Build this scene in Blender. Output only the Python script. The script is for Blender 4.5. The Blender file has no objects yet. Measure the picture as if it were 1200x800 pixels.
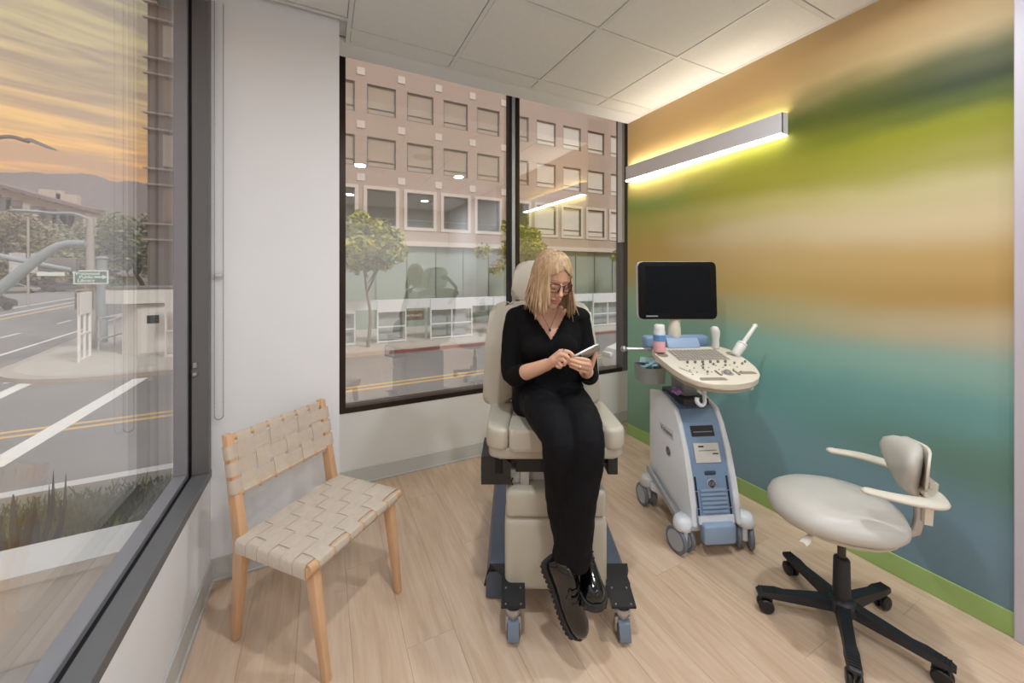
import bpy, bmesh, math, random
from mathutils import Vector, Matrix, noise as mnoise
random.seed(7)
R = math.radians
SC = bpy.context.scene
COL = SC.collection
# ------------------------------------------------------------------ camera
F_PX, HOR, CAM_H = 441.0, 320.0, 1.45
TH = math.atan(222/441.0); SN, CS = math.sin(TH), math.cos(TH)
cam_d = bpy.data.cameras.new('camera'); cam = bpy.data.objects.new('camera', cam_d); COL.objects.link(cam)
cam_d.sensor_width = 36; cam_d.lens = F_PX/1200*36; cam_d.shift_y = -(400-HOR)/1200
cam_d.clip_start = .02; cam_d.clip_end = 2000
cam.location = (0, 0, CAM_H); cam.rotation_euler = (R(90), 0, -TH)
SC.camera = cam
def srgb(h):
    v = [int(h[i:i+2], 16)/255 for i in (0, 2, 4)]
    return tuple(((x+.055)/1.055)**2.4 if x > .04045 else x/12.92 for x in v) + (1,)
# ------------------------------------------------------------------ sky
wd = bpy.data.worlds.new('sunset_sky'); SC.world = wd; wd.use_nodes = True
nt = wd.node_tree; N = nt.nodes; L = nt.links; N.clear()
out = N.new('ShaderNodeOutputWorld'); bg = N.new('ShaderNodeBackground'); L.new(bg.outputs[0], out.inputs[0])
tc = N.new('ShaderNodeTexCoord'); sep = N.new('ShaderNodeSeparateXYZ'); L.new(tc.outputs['Generated'], sep.inputs[0])
mp = N.new('ShaderNodeMapping'); mp.inputs['Scale'].default_value = (1.6, 1.6, 17); L.new(tc.outputs['Generated'], mp.inputs[0])
nz = N.new('ShaderNodeTexNoise'); nz.inputs['Scale'].default_value = 2.6; nz.inputs['Detail'].default_value = 7; nz.inputs['Roughness'].default_value = .55
nz.inputs['Distortion'].default_value = .6; L.new(mp.outputs[0], nz.inputs['Vector'])
base = N.new('ShaderNodeValToRGB'); L.new(sep.outputs[2], base.inputs[0])
def ramp(node, stops):
    e = node.color_ramp.elements
    while len(e) > 1: e.remove(e[-1])
    e[0].position = stops[0][0]; e[0].color = stops[0][1]
    for p, c in stops[1:]:
        k = e.new(p); k.color = c
ramp(base, [(0, srgb('d9a06c')), (.13, srgb('dc9f5e')), (.22, srgb('e6b265')), (.32, srgb('c8ae80')), (.46, srgb('bcb289')), (.62, srgb('dbe3ec')), (1, srgb('d6e4f6'))])
cloud = N.new('ShaderNodeValToRGB'); L.new(sep.outputs[2], cloud.inputs[0])
ramp(cloud, [(0, srgb('c08a72')), (.14, srgb('b58a6c')), (.22, srgb('b48d68')), (.32, srgb('a08a72')), (.46, srgb('9a8f80')), (.62, srgb('d9dfe7')), (1, srgb('e6edf6'))])
cr = N.new('ShaderNodeValToRGB'); ramp(cr, [(.40, (0, 0, 0, 1)), (.58, (1, 1, 1, 1))]); L.new(nz.outputs[0], cr.inputs[0])
mx = N.new('ShaderNodeMixRGB'); L.new(cr.outputs[0], mx.inputs[0]); L.new(base.outputs[0], mx.inputs[1]); L.new(cloud.outputs[0], mx.inputs[2])
L.new(mx.outputs[0], bg.inputs[0]); bg.inputs[1].default_value = 1.2
# ------------------------------------------------------------------ sun
sd = bpy.data.lights.new('sun', 'SUN'); sd.energy = 2.0; sd.angle = R(12); sd.color = (1, .97, .93)
so = bpy.data.objects.new('sun', sd); COL.objects.link(so)
so.rotation_euler = Vector((-.45, .62, -.75)).to_track_quat('-Z', 'Y').to_euler()
# ------------------------------------------------------------------ exposure
vs = SC.view_settings; vs.view_transform = 'Standard'; vs.look = 'None'; vs.gamma = 1; vs.use_curve_mapping = False; vs.exposure = 0.30
DOWNLIGHT_W = 12; WALLLIGHT_UP = 16; WALLLIGHT_DOWN = 14
# ------------------------------------------------------------------ helpers
def at_y(u, v, Y):
    r = (u-600)/F_PX; d = Y/(CS-r*SN); return Vector(((SN+r*CS)*d, Y, CAM_H+(HOR-v)/F_PX*d))
def at_z(u, v, z):
    r = (u-600)/F_PX; d = (z-CAM_H)/((HOR-v)/F_PX); return Vector(((SN+r*CS)*d, (CS-r*SN)*d, z))
def rd(u, v, d):      # room-scale coordinates in the frame of the examination chair (right, depth, height)
    return Vector(((u-600)/F_PX*d, d, CAM_H-(v-HOR)/F_PX*d))
class MB:
    def __init__(s): s.bm = bmesh.new()
    def add(s, vs, fs):
        b = s.bm; vv = [b.verts.new(v) for v in vs]
        for f in fs:
            try: b.faces.new([vv[i] for i in f])
            except ValueError: pass
        return vv
    def box(s, c, size, bev=0, seg=2, rot=None, pivot=None):
        t = bmesh.new(); bmesh.ops.create_cube(t, size=1)
        for v in t.verts: v.co = Vector((v.co.x*size[0], v.co.y*size[1], v.co.z*size[2]))
        if bev > 0: bmesh.ops.bevel(t, geom=t.edges[:], offset=min(bev, min(size)*.49), segments=seg, profile=.5, affect='EDGES')
        m = Matrix.Translation(Vector(c)) @ (rot.to_4x4() if rot else Matrix())
        return s.merge(t, m)
    def bb(s, x0, x1, y0, y1, z0, z1, bev=0, seg=2):
        return s.box(((x0+x1)/2, (y0+y1)/2, (z0+z1)/2), (abs(x1-x0), abs(y1-y0), abs(z1-z0)), bev, seg)
    def merge(s, t, m=Matrix()):
        t.verts.index_update(); vs = [m @ v.co for v in t.verts]; fs = [[v.index for v in f.verts] for f in t.faces]; t.free()
        s.add(vs, fs); return s
    def loft(s, rings, cap=True, close=True):
        n = len(rings[0]); vs = [p for r in rings for p in r]; fs = []
        for i in range(len(rings)-1):
            for j in range(n if close else n-1):
                k = (j+1) % n; fs.append((i*n+j, i*n+k, (i+1)*n+k, (i+1)*n+j))
        if cap: fs.append(tuple(range(n))[::-1]); fs.append(tuple((len(rings)-1)*n+j for j in range(n)))
        s.add(vs, fs); return s
    def tube(s, pts, rad, n=8, flat=1.0, up=None, cap=True):
        pts = [Vector(p) for p in pts]
        if not hasattr(rad, '__len__'): rad = [rad]*len(pts)
        rings = []; ref = Vector(up) if up else None
        for i, p in enumerate(pts):
            t = (pts[min(i+1, len(pts)-1)]-pts[max(i-1, 0)])
            if t.length < 1e-9: t = Vector((0, 0, 1))
            t.normalize()
            if ref is None: ref = Vector((0, 0, 1)) if abs(t.z) < .9 else Vector((1, 0, 0))
            a = t.cross(ref)
            if a.length < 1e-6: a = t.cross(Vector((.3, .5, .8)))
            a.normalize(); b = a.cross(t).normalized()
            if not up: ref = b
            rings.append([p+a*rad[i]*math.cos(2*math.pi*k/n)+b*rad[i]*flat*math.sin(2*math.pi*k/n) for k in range(n)])
        return s.loft(rings, cap)
    def lathe(s, prof, n=20, m=Matrix()):
        return s.loft([[m @ Vector((r*math.cos(2*math.pi*k/n), r*math.sin(2*math.pi*k/n), z)) for k in range(n)] for r, z in prof])
    def prism(s, poly, z0, z1, m=Matrix(), bev=0, seg=2):
        t = bmesh.new(); a = [t.verts.new((x, y, z0)) for x, y in poly]; b = [t.verts.new((x, y, z1)) for x, y in poly]; n = len(poly)
        t.faces.new(a[::-1]); t.faces.new(b)
        for i in range(n): t.faces.new((a[i], a[(i+1) % n], b[(i+1) % n], b[i]))
        if bev: bmesh.ops.bevel(t, geom=[e for e in t.edges if abs(e.verts[0].co.z-e.verts[1].co.z) < 1e-6], offset=bev, segments=seg, profile=.5, affect='EDGES')
        return s.merge(t, m)
    def sphere(s, c, r, nu=14, nv=8, m=None):
        r = r if hasattr(r, '__len__') else (r, r, r); rings = []
        for i in range(nv+1):
            ph = math.pi*(i/nv) ; e = max(math.sin(ph), .02)
            rings.append([Vector((r[0]*e*math.cos(2*math.pi*k/nu), r[1]*e*math.sin(2*math.pi*k/nu), -r[2]*math.cos(ph))) for k in range(nu)])
        c = Vector(c); rings = [[(m @ p if m else p)+c for p in q] for q in rings]
        return s.loft(rings)
    def mesh(s, name='m'):
        bmesh.ops.recalc_face_normals(s.bm, faces=s.bm.faces[:])
        me = bpy.data.meshes.new(name); s.bm.to_mesh(me); s.bm.free(); return me
    def build(s, name, mat=None, parent=None, smooth=35):
        me = s.mesh(name); return mkobj(name, me, mat, parent, smooth)
def mkobj(name, me, mat=None, parent=None, smooth=35):
    if smooth:
        me.shade_smooth()
        if smooth < 180: me.set_sharp_from_angle(angle=R(smooth))
    o = bpy.data.objects.new(name, me)
    if mat and not me.materials: me.materials.append(mat)
    COL.objects.link(o)
    if parent: o.parent = parent
    return o
def inst(name, o, loc=None, parent=None, rot=None):
    c = o.copy(); c.name = name; COL.objects.link(c)
    if parent is not None: c.parent = parent
    if loc is not None: c.location = loc
    if rot is not None: c.rotation_euler = rot
    return c
def tag(o, label, cat, group=None):
    o['label'] = label; o['category'] = cat
    if group: o['group'] = group
    return o
def empty(name, loc=(0, 0, 0), rz=0):
    o = bpy.data.objects.new(name, None); o.empty_display_size = .1; COL.objects.link(o); o.location = loc; o.rotation_euler = (0, 0, rz); return o
def struct(o): o['kind'] = 'structure'; return o
def remesh(mb, name, voxel, smooth_it=3, fac=.5):
    me = mb.mesh('tmp'); o = bpy.data.objects.new('tmp', me); COL.objects.link(o)
    m = o.modifiers.new('r', 'REMESH'); m.mode = 'VOXEL'; m.voxel_size = voxel
    if smooth_it: m2 = o.modifiers.new('s', 'SMOOTH'); m2.iterations = smooth_it; m2.factor = fac
    dg = bpy.context.evaluated_depsgraph_get(); r = bpy.data.meshes.new_from_object(o.evaluated_get(dg))
    bpy.data.objects.remove(o); bpy.data.meshes.remove(me); r.name = name; r.materials.clear(); return r
def ell(c, a, b, n=24, e=2.0):       # horizontal super-ellipse ring
    o = []
    for k in range(n):
        t = 2*math.pi*k/n; x, y = math.cos(t), math.sin(t)
        o.append(Vector((c[0]+a*math.copysign(abs(x)**(2/e), x), c[1]+b*math.copysign(abs(y)**(2/e), y), c[2])))
    return o
def catmull(pts, n=6):
    pts = [Vector(p) for p in pts]; q = [2*pts[0]-pts[1]]+pts+[2*pts[-1]-pts[-2]]; o = []
    for i in range(1, len(q)-2):
        for k in range(n):
            t = k/n; a, b, c, d = q[i-1:i+3]
            o.append(.5*((2*b)+(c-a)*t+(2*a-5*b+4*c-d)*t*t+(3*b-a-3*c+d)*t**3))
    o.append(pts[-1]); return o
MATS = {}
def M(name, col, rough=.5, metal=0, var=.06, vscale=8, bump=0, bscale=60, spec=.5, coat=0, emit=0, stretch=None, sss=0, alpha=None, trans=0, ecol=None):
    if name in MATS: return MATS[name]
    m = bpy.data.materials.new(name); m.use_nodes = True; t = m.node_tree; b = t.nodes['Principled BSDF']
    col = srgb(col) if isinstance(col, str) else col
    b.inputs['Base Color'].default_value = col; b.inputs['Roughness'].default_value = rough; b.inputs['Metallic'].default_value = metal
    b.inputs['Specular IOR Level'].default_value = spec; b.inputs['Coat Weight'].default_value = coat; b.inputs['Coat Roughness'].default_value = .05
    b.inputs['Transmission Weight'].default_value = trans
    if sss: b.inputs['Subsurface Weight'].default_value = sss; b.inputs['Subsurface Radius'].default_value = (.012, .005, .003); b.inputs['Subsurface Scale'].default_value = 1.0
    if emit: b.inputs['Emission Color'].default_value = srgb(ecol) if ecol else col; b.inputs['Emission Strength'].default_value = emit
    c = t.nodes.new('ShaderNodeTexCoord'); mp = t.nodes.new('ShaderNodeMapping'); t.links.new(c.outputs['Object'], mp.inputs[0])
    if stretch: mp.inputs['Scale'].default_value = stretch
    if var:
        n = t.nodes.new('ShaderNodeTexNoise'); n.inputs['Scale'].default_value = vscale; n.inputs['Detail'].default_value = 4; t.links.new(mp.outputs[0], n.inputs['Vector'])
        r = t.nodes.new('ShaderNodeMapRange'); r.inputs[1].default_value = .25; r.inputs[2].default_value = .75; r.inputs[3].default_value = 1-var; r.inputs[4].default_value = 1+var
        t.links.new(n.outputs[0], r.inputs[0])
        v = t.nodes.new('ShaderNodeVectorMath'); v.operation = 'SCALE'; v.inputs[0].default_value = col[:3]; t.links.new(r.outputs[0], v.inputs['Scale']); t.links.new(v.outputs[0], b.inputs['Base Color'])
    if bump:
        n = t.nodes.new('ShaderNodeTexNoise'); n.inputs['Scale'].default_value = bscale; n.inputs['Detail'].default_value = 3; t.links.new(mp.outputs[0], n.inputs['Vector'])
        bp = t.nodes.new('ShaderNodeBump'); bp.inputs['Strength'].default_value = bump; bp.inputs['Distance'].default_value = .004; t.links.new(n.outputs[0], bp.inputs['Height']); t.links.new(bp.outputs[0], b.inputs['Normal'])
    MATS[name] = m; return m
def glass(name, tint, base):
    m = bpy.data.materials.new(name); m.use_nodes = True; t = m.node_tree; t.nodes.clear(); n = t.nodes; l = t.links
    o = n.new('ShaderNodeOutputMaterial'); mix = n.new('ShaderNodeMixShader'); tr = n.new('ShaderNodeBsdfTransparent'); gl = n.new('ShaderNodeBsdfGlossy')
    tr.inputs[0].default_value = tint; gl.inputs['Roughness'].default_value = .0; gl.inputs[0].default_value = (.95, .97, 1, 1)
    fr = n.new('ShaderNodeLayerWeight'); fr.inputs[0].default_value = .5; pw = n.new('ShaderNodeMath'); pw.operation = 'POWER'; pw.inputs[1].default_value = 5; l.new(fr.outputs['Facing'], pw.inputs[0])
    mr = n.new('ShaderNodeMapRange'); mr.inputs[3].default_value = base; mr.inputs[4].default_value = 1; l.new(pw.outputs[0], mr.inputs[0])
    l.new(mr.outputs[0], mix.inputs[0]); l.new(tr.outputs[0], mix.inputs[1]); l.new(gl.outputs[0], mix.inputs[2]); l.new(mix.outputs[0], o.inputs[0]); return m
def text_mesh(body, size, depth=.0006, bold=0):
    c = bpy.data.curves.new('t', 'FONT'); c.body = body; c.size = size; c.extrude = depth; c.offset = bold; c.align_x = 'CENTER'; c.align_y = 'CENTER'
    o = bpy.data.objects.new('t', c); COL.objects.link(o); dg = bpy.context.evaluated_depsgraph_get()
    me = bpy.data.meshes.new_from_object(o.evaluated_get(dg)); bpy.data.objects.remove(o); bpy.data.curves.remove(c); return me
def text(name, body, size, mat, parent, loc, xdir, ydir, depth=.0006, bold=0):
    me = text_mesh(body, size, depth, bold); x = Vector(xdir).normalized(); y = Vector(ydir).normalized(); z = x.cross(y)
    me.transform(Matrix.Translation(Vector(loc)) @ Matrix((x, y, z)).transposed().to_4x4()); return mkobj(name, me, mat, parent, 0)
# ================================================================== the room
WHITE = M('white_paint', 'eceef2', .6, var=.015, vscale=3, bump=.05, bscale=250)
WARMW = M('offwhite_paint', 'e6e5e2', .6, var=.015, vscale=3, bump=.05, bscale=250)
CEILM = M('ceiling_tile', 'e6e7e8', .85, var=.02, vscale=30, bump=.12, bscale=400)
TBAR = M('white_metal', 'e2e3e4', .4, var=.01)
BASEB = M('grey_vinyl', 'c9c9c6', .5, var=.015)
BRONZE = M('bronze_metal', '3b2f29', .35, metal=.6, var=.05)
GREYAL = M('grey_aluminium', '8b8b91', .4, metal=.1, var=.04, stretch=(1, 1, .1))
DARKAL = M('charcoal_aluminium', '6a6a6c', .45, metal=.1, var=.04)
BLACKG = M('black_gasket', '0b0b0c', .6, var=.02)
XL, XR, YB, ZC = -.47, 2.46, 2.79, 2.80
YREAR = -2.4
def plank_mat(k):
    m = bpy.data.materials.new('oak_plank_%d' % k); m.use_nodes = True; t = m.node_tree; b = t.nodes['Principled BSDF']
    tc = t.nodes.new('ShaderNodeTexCoord'); mp = t.nodes.new('ShaderNodeMapping'); mp.inputs['Location'].default_value = (k*3.1, k*1.7, 0); mp.inputs['Scale'].default_value = (9, .8, 1); t.links.new(tc.outputs['Object'], mp.inputs[0])
    n = t.nodes.new('ShaderNodeTexNoise'); n.inputs['Scale'].default_value = 3.2; n.inputs['Detail'].default_value = 9; n.inputs['Roughness'].default_value = .62; n.inputs['Distortion'].default_value = .8; t.links.new(mp.outputs[0], n.inputs['Vector'])
    r = t.nodes.new('ShaderNodeValToRGB'); ramp(r, [(.28, srgb(['c4a68a', 'c7aa8f', 'c1a286', 'c9ad93'][k])), (.5, srgb(['d2b69c', 'd4b9a0', 'cfb298', 'd6bca4'][k])), (.72, srgb('dcc5b0'))]); t.links.new(n.outputs[0], r.inputs[0]); t.links.new(r.outputs[0], b.inputs['Base Color'])
    b.inputs['Roughness'].default_value = .42; b.inputs['Specular IOR Level'].default_value = .4
    mp2 = t.nodes.new('ShaderNodeMapping'); mp2.inputs['Scale'].default_value = (60, 4, 1); t.links.new(tc.outputs['Object'], mp2.inputs[0])
    n2 = t.nodes.new('ShaderNodeTexNoise'); n2.inputs['Scale'].default_value = 6; t.links.new(mp2.outputs[0], n2.inputs['Vector'])
    bp = t.nodes.new('ShaderNodeBump'); bp.inputs['Strength'].default_value = .06; bp.inputs['Distance'].default_value = .002; t.links.new(n2.outputs[0], bp.inputs['Height']); t.links.new(bp.outputs[0], b.inputs['Normal'])
    return m
PL = [plank_mat(k) for k in range(4)]
mb = MB(); mb.bb(-.75, 3.2, YREAR-.2, 2.95, -.25, -.012); floor = struct(mb.build('floor', M('floor_substrate', '8a7560', .8), None, 0))
pw, plen = .19, 1.5
i = 0; x = XL
while x < 2.73:
    w = min(pw, 2.73-x); y = YREAR - (i*.53) % plen
    while y < YB:
        y0 = max(y, YREAR); y1 = min(y+plen, YB)
        if y1-y0 > .02:
            mb = MB(); mb.bb(x+.0003, x+w-.0003, y0+.0003, y1-.0003, -.012, 0, .0006, 1)
            mb.build('plank', PL[random.randrange(4)], floor, 0)
        y += plen
    x += pw; i += 1
# ceiling
mb = MB(); mb.bb(-.75, 3.2, YREAR-.2, 2.41, 2.835, 2.95); ceil = struct(mb.build('ceiling', WHITE, None, 0))
xs = [XL, .13, .75, 1.37, 1.99, XR]; ys = [2.41, 2.27, 1.65, 1.03, .41, -.21, -.83, -1.45, -2.07, YREAR]
bw = .011
for a in range(len(xs)-1):
    for b in range(len(ys)-1):
        x0, x1, y1, y0 = xs[a], xs[a+1], ys[b], ys[b+1]
        if a == 0 and b == 0: continue
        if a == 0: y1 = min(y1, 2.185); 
        mb = MB(); mb.bb(x0+bw+.002, x1-bw-.002, y0+bw+.002, y1-bw-.002, ZC+.003, ZC+.022, .003, 1); mb.build('ceiling_tile', CEILM, ceil, 0)
for a, x in enumerate(xs):
    mb = MB(); top = 2.41 if a else 2.2
    xx = x+(bw if a == 0 else (-bw if a == len(xs)-1 else 0)); mb.bb(xx-bw, xx+bw, YREAR, top, ZC, ZC+.03); mb.build('grid_bar', TBAR, ceil, 0)
for b, y in enumerate(ys):
    yy = y+(-bw if b == 0 else (bw if b == len(ys)-1 else 0))
    for a in range(len(xs)-1):
        if a == 0 and b == 0: yy2 = 2.2-bw
        elif a == 0 and b == 1: continue
        else: yy2 = yy
        x0, x1 = xs[a]+bw+(bw if a == 0 else 0), xs[a+1]-bw-(bw if a == len(xs)-2 else 0)
        mb = MB(); mb.bb(x0, x1, yy2-bw, yy2+bw, ZC+.0005, ZC+.03); mb.build('grid_bar', TBAR, ceil, 0)
# drywall strip and shade pocket in front of the back window
mb = MB(); mb.bb(.08, 2.60, 2.4105, 2.565, ZC-.002, ZC+.03); mb.bb(.08, 2.60, 2.545, 2.565, ZC+.03, 3.05)
mb.bb(.08, 2.75, 2.565, 2.95, 3.05, 3.08); struct(mb.build('trim_2', WHITE, None, 0))
mb = MB(); mb.bb(-.9, 3.4, YREAR-.3, 3.05, 3.10, 3.35); struct(mb.build('roof', M('sun_block_slab', '9a958e', .9), None, 0))  # unseen slab added above the ceiling to keep sun from leaking in
# column between the two windows
mb = MB(); mb.bb(-.60, .08, 2.22, 2.95, -.05, 3.1); struct(mb.build('wall_corner', WHITE, None, 0))
# left wall
mb = MB(); mb.bb(-.605, XL, YREAR, 2.2195, -.2, .49); mb.bb(-.605, XL, YREAR, 2.2195, 2.74, 3.1); mb.bb(-.605, XL, YREAR, -1.6, .49, 2.74)
struct(mb.build('wall_left', WHITE, None, 0))
# back wall
mb = MB(); mb.bb(.08, 2.95, YB, 2.95, -.2, .495); mb.bb(2.70, 2.95, YB, 2.95, .495, 3.1); mb.bb(2.72, 2.95, 2.3, YB, -.05, 3.1); mb.bb(.08, 2.70, YB, 2.95, 3.02, 3.1); struct(mb.build('wall_back', WARMW, None, 0))
# rear wall
mb = MB(); mb.bb(-.75, 3.2, YREAR-.15, YREAR, -.05, 3.1); struct(mb.build('wall_rear', WARMW, None, 0))
# right wall with the mural print
def mural():
    m = bpy.data.materials.new('mural_print'); m.use_nodes = True; t = m.node_tree; b = t.nodes['Principled BSDF']; n = t.nodes; l = t.links
    tc = n.new('ShaderNodeTexCoord'); sp = n.new('ShaderNodeSeparateXYZ'); l.new(tc.outputs['Object'], sp.inputs[0])
    def math_(op, a, bb=None, c=None):
        k = n.new('ShaderNodeMath'); k.operation = op
        for i_, q in enumerate((a, bb, c)):
            if q is None: continue
            if isinstance(q, (int, float)): k.inputs[i_].default_value = q
            else: l.new(q, k.inputs[i_])
        return k.outputs[0]
    def noise(scale, sc, det=3):
        mp = n.new('ShaderNodeMapping'); mp.inputs['Scale'].default_value = sc; l.new(tc.outputs['Object'], mp.inputs[0])
        k = n.new('ShaderNodeTexNoise'); k.inputs['Scale'].default_value = scale; k.inputs['Detail'].default_value = det; l.new(mp.outputs[0], k.inputs['Vector']); return k.outputs[0]
    y, z = sp.outputs[1], sp.outputs[2]
    nzb = noise(1.1, (1, 1, 1.6), 2); nzs = noise(3.5, (1, .8, 1.4), 4)
    off = math_('ADD', math_('MULTIPLY', math_('SUBTRACT', nzb, .5), .16), math_('MULTIPLY', math_('SUBTRACT', nzs, .5), .07))
    # bands of the right-hand side and of the left-hand side, blended along the wall
    zz = math_('DIVIDE', math_('ADD', z, off), 2.8)
    def band(stops):
        r = n.new('ShaderNodeValToRGB'); ramp(r, [(p/2.8, srgb(c)) for p, c in stops]); r.color_ramp.interpolation = 'EASE'; l.new(zz, r.inputs[0]); return r.outputs[0]
    right = band([(.1, '728c9c'), (.38, '7793a4'), (.62, '68897f'), (.85, '709f9e'), (1.02, '8fb2aa'), (1.2, 'bfb194'), (1.36, 'b3945c'), (1.5, 'bd9f68'), (1.68, 'ccbb98'), (1.82, 'c0b58a'), (1.95, '98944a'), (2.10, '84861f'), (2.18, '4f5a1c'), (2.26, '2a3612'), (2.35, '4e5028'), (2.5, 'bca478'), (2.62, 'd2b384'), (2.8, 'd6b888')])
    mid = band([(.1, '7f9ca8'), (.4, '80a6ae'), (.75, '73a9a6'), (1.0, '8cb9ae'), (1.2, 'b0b088'), (1.35, 'bda468'), (1.5, 'c3aa76'), (1.7, 'cdbe96'), (1.86, 'beb574'), (2.0, '9a983c'), (2.18, '83872c'), (2.32, '5f682c'), (2.42, '968a56'), (2.5, 'c6a974'), (2.65, 'd5b480'), (2.8, 'd6b888')])
    left = band([(.1, '7a9d84'), (.4, '80a48e'), (.7, '8ab49a'), (1.0, '8bb6a2'), (1.22, 'a2b898'), (1.42, 'b9aa70'), (1.65, 'c2a766'), (1.85, 'b2ac5c'), (2.02, '8a9c54'), (2.15, 'baae66'), (2.3, 'b0aa72'), (2.5, 'ccae78'), (2.65, 'd7b680'), (2.8, 'd6b888')])
    def mapr(a, b0, b1):
        k = n.new('ShaderNodeMapRange'); k.interpolation_type = 'SMOOTHSTEP'; k.inputs[1].default_value = b0; k.inputs[2].default_value = b1; l.new(a, k.inputs[0]); return k.outputs[0]
    m1 = n.new('ShaderNodeMixRGB'); l.new(mapr(y, .5, 1.45), m1.inputs[0]); l.new(right, m1.inputs[1]); l.new(mid, m1.inputs[2])
    m2 = n.new('ShaderNodeMixRGB'); l.new(mapr(math_('ADD', y, math_('MULTIPLY', math_('SUBTRACT', nzs, .5), .5)), 1.55, 2.3), m2.inputs[0]); l.new(m1.outputs[0], m2.inputs[1]); l.new(left, m2.inputs[2])
    l.new(m2.outputs[0], b.inputs['Base Color']); b.inputs['Roughness'].default_value = .5; b.inputs['Specular IOR Level'].default_value = .25
    return m
MUR = mural()
mb = MB(); mb.bb(XR, 2.60, .437, 2.565, -.05, 3.05); struct(mb.build('wall_right', MUR, None, 0))
mb = MB(); mb.bb(XR+.02, 2.60, YREAR, .437, -.05, 3.05); struct(mb.build('wall_right_rear', WHITE, None, 0))
# grey jamb at the right edge of the picture, door beyond it
LAV = M('lavender_grey_paint', 'c2bcc8', .45, var=.01)
mb = MB(); mb.bb(XR-.02, XR+.06, .30, .437, 0, 2.84, .003, 1); struct(mb.build('trim_1', LAV, None, 0))
mb = MB(); mb.bb(XR-.004, XR+.02, -.62, .2985, 0.008, 2.15, .003, 1); d1 = struct(mb.build('door_1', M('door_paint', 'cfcbd0', .45, var=.01), None, 0))
mb = MB(); mb.tube([(XR-.006, -.53, 1.0), (XR-.05, -.53, 1.0), (XR-.05, -.42, 1.0)], .01, 8); mb.build('door_handle', M('steel', 'b8b8ba', .3, metal=.9), d1)
# baseboards
def baseboard(name, x0, y0, x1, y1, nx, ny, mat, h=.105, toe=True):
    mb = MB(); t = .008
    mb.bb(min(x0, x1)+min(0, nx*t), max(x0, x1)+max(0, nx*t), min(y0, y1)+min(0, ny*t), max(y0, y1)+max(0, ny*t), .0, h, .002, 1)
    if toe: mb.bb(min(x0, x1)+min(0, nx*t*2.2), max(x0, x1)+max(0, nx*t*2.2), min(y0, y1)+min(0, ny*t*2.2), max(y0, y1)+max(0, ny*t*2.2), 0, .012, .004, 2)
    return struct(mb.build(name, mat, None, 40))
baseboard('baseboard_left', XL, YREAR, XL, 2.22, 1, 0, BASEB)
baseboard('baseboard_corner', XL, 2.22, .08, 2.22, 0, -1, BASEB)
baseboard('baseboard_back', .08, YB, 2.72, YB, 0, -1, BASEB)
baseboard('baseboard_right', XR, .437, XR, 2.565, -1, 0, M('green_vinyl', '9cba72', .5, var=.02), .1, False)
baseboard('baseboard_rear', XL, YREAR, XR, YREAR, 0, 1, BASEB)
# ---------------------------------------------------------------- windows
GL = glass('window_glass', (.98, .98, .98, 1), .10); GB = glass('coated_window_glass', (.97, .97, .97, 1), .16)
w1 = empty('window_1', (XL, .3, .5)); struct(w1)
def wpart(name, mat, boxes, root, bev=.002, sm=0):
    mb = MB()
    for q in boxes: mb.bb(*q, bev, 1)
    o = mb.build(name, mat, None, sm); o.parent = root; o.matrix_parent_inverse = Matrix.Translation(-Vector(root.location)); return o
Y0, Y1 = -1.6, 2.22
wpart('sill', DARKAL, [(-.530, XL+.004, Y0, Y1-.001, .492, .53)], w1); wpart('jamb', DARKAL, [(-.530, XL+.002, Y1-.045, Y1-.001, .53, 2.74)], w1)
wpart('gasket', BLACKG, [(-.543, -.530, Y0, Y1-.001, .50, .525), (-.543, -.530, Y1-.035, Y1-.001, .525, 2.74)], w1, 0)
wpart('frame', GREYAL, [(-.592, -.543, Y0, Y1-.001, .49, .545), (-.592, -.543, Y1-.055, Y1-.001, .545, 2.74), (-.592, XL, Y0, Y1, 2.70, 2.74), (-.592, -.48, Y0, Y0+.05, .53, 2.7)], w1)
wpart('pane', GL, [(-.606, -.592, Y0, Y1, .49, 2.74)], w1, 0)
wpart('latch', M('steel', 'b8b8ba', .3, metal=.9), [(-.524, -.508, Y1-.055, Y1-.046, 1.02, 1.045), (-.524, -.508, Y1-.06, Y1-.046, .985, 1.0)], w1, .002)
w2 = empty('window_2', (1.4, YB, .5)); struct(w2)
wpart('frame', BRONZE, [(.085, .14, YB+.0, YB+.10, .497, 3.02), (.14, 2.604, YB-.004, YB+.10, .497, .535), (1.447, 1.477, YB+.0, YB+.07, .535, 3.02)], w2)
wpart('jamb', DARKAL, [(2.618, 2.70, YB, YB+.1, .535, 3.02), (2.604, 2.70, YB-.004, YB+.1, .497, .535)], w2)
wpart('channel', M('white_metal', 'd9d9d8', .4), [(2.585, 2.617, YB-.02, YB+.04, 1.75, 3.02)], w2)
wpart('mullion', BLACKG, [(1.383, 1.408, YB+.005, YB+.07, .535, 3.02)], w2); wpart('mullion_cap', M('satin_aluminium', 'c5ccd6', .3, metal=.7), [(1.409, 1.446, YB+.015, YB+.07, .535, 3.02)], w2)
for x0, x1 in ((.14, 1.383), (1.477, 2.618)): wpart('pane', GB, [(x0, x1, YB+.055, YB+.067, .535, 3.02)], w2, 0)
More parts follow.
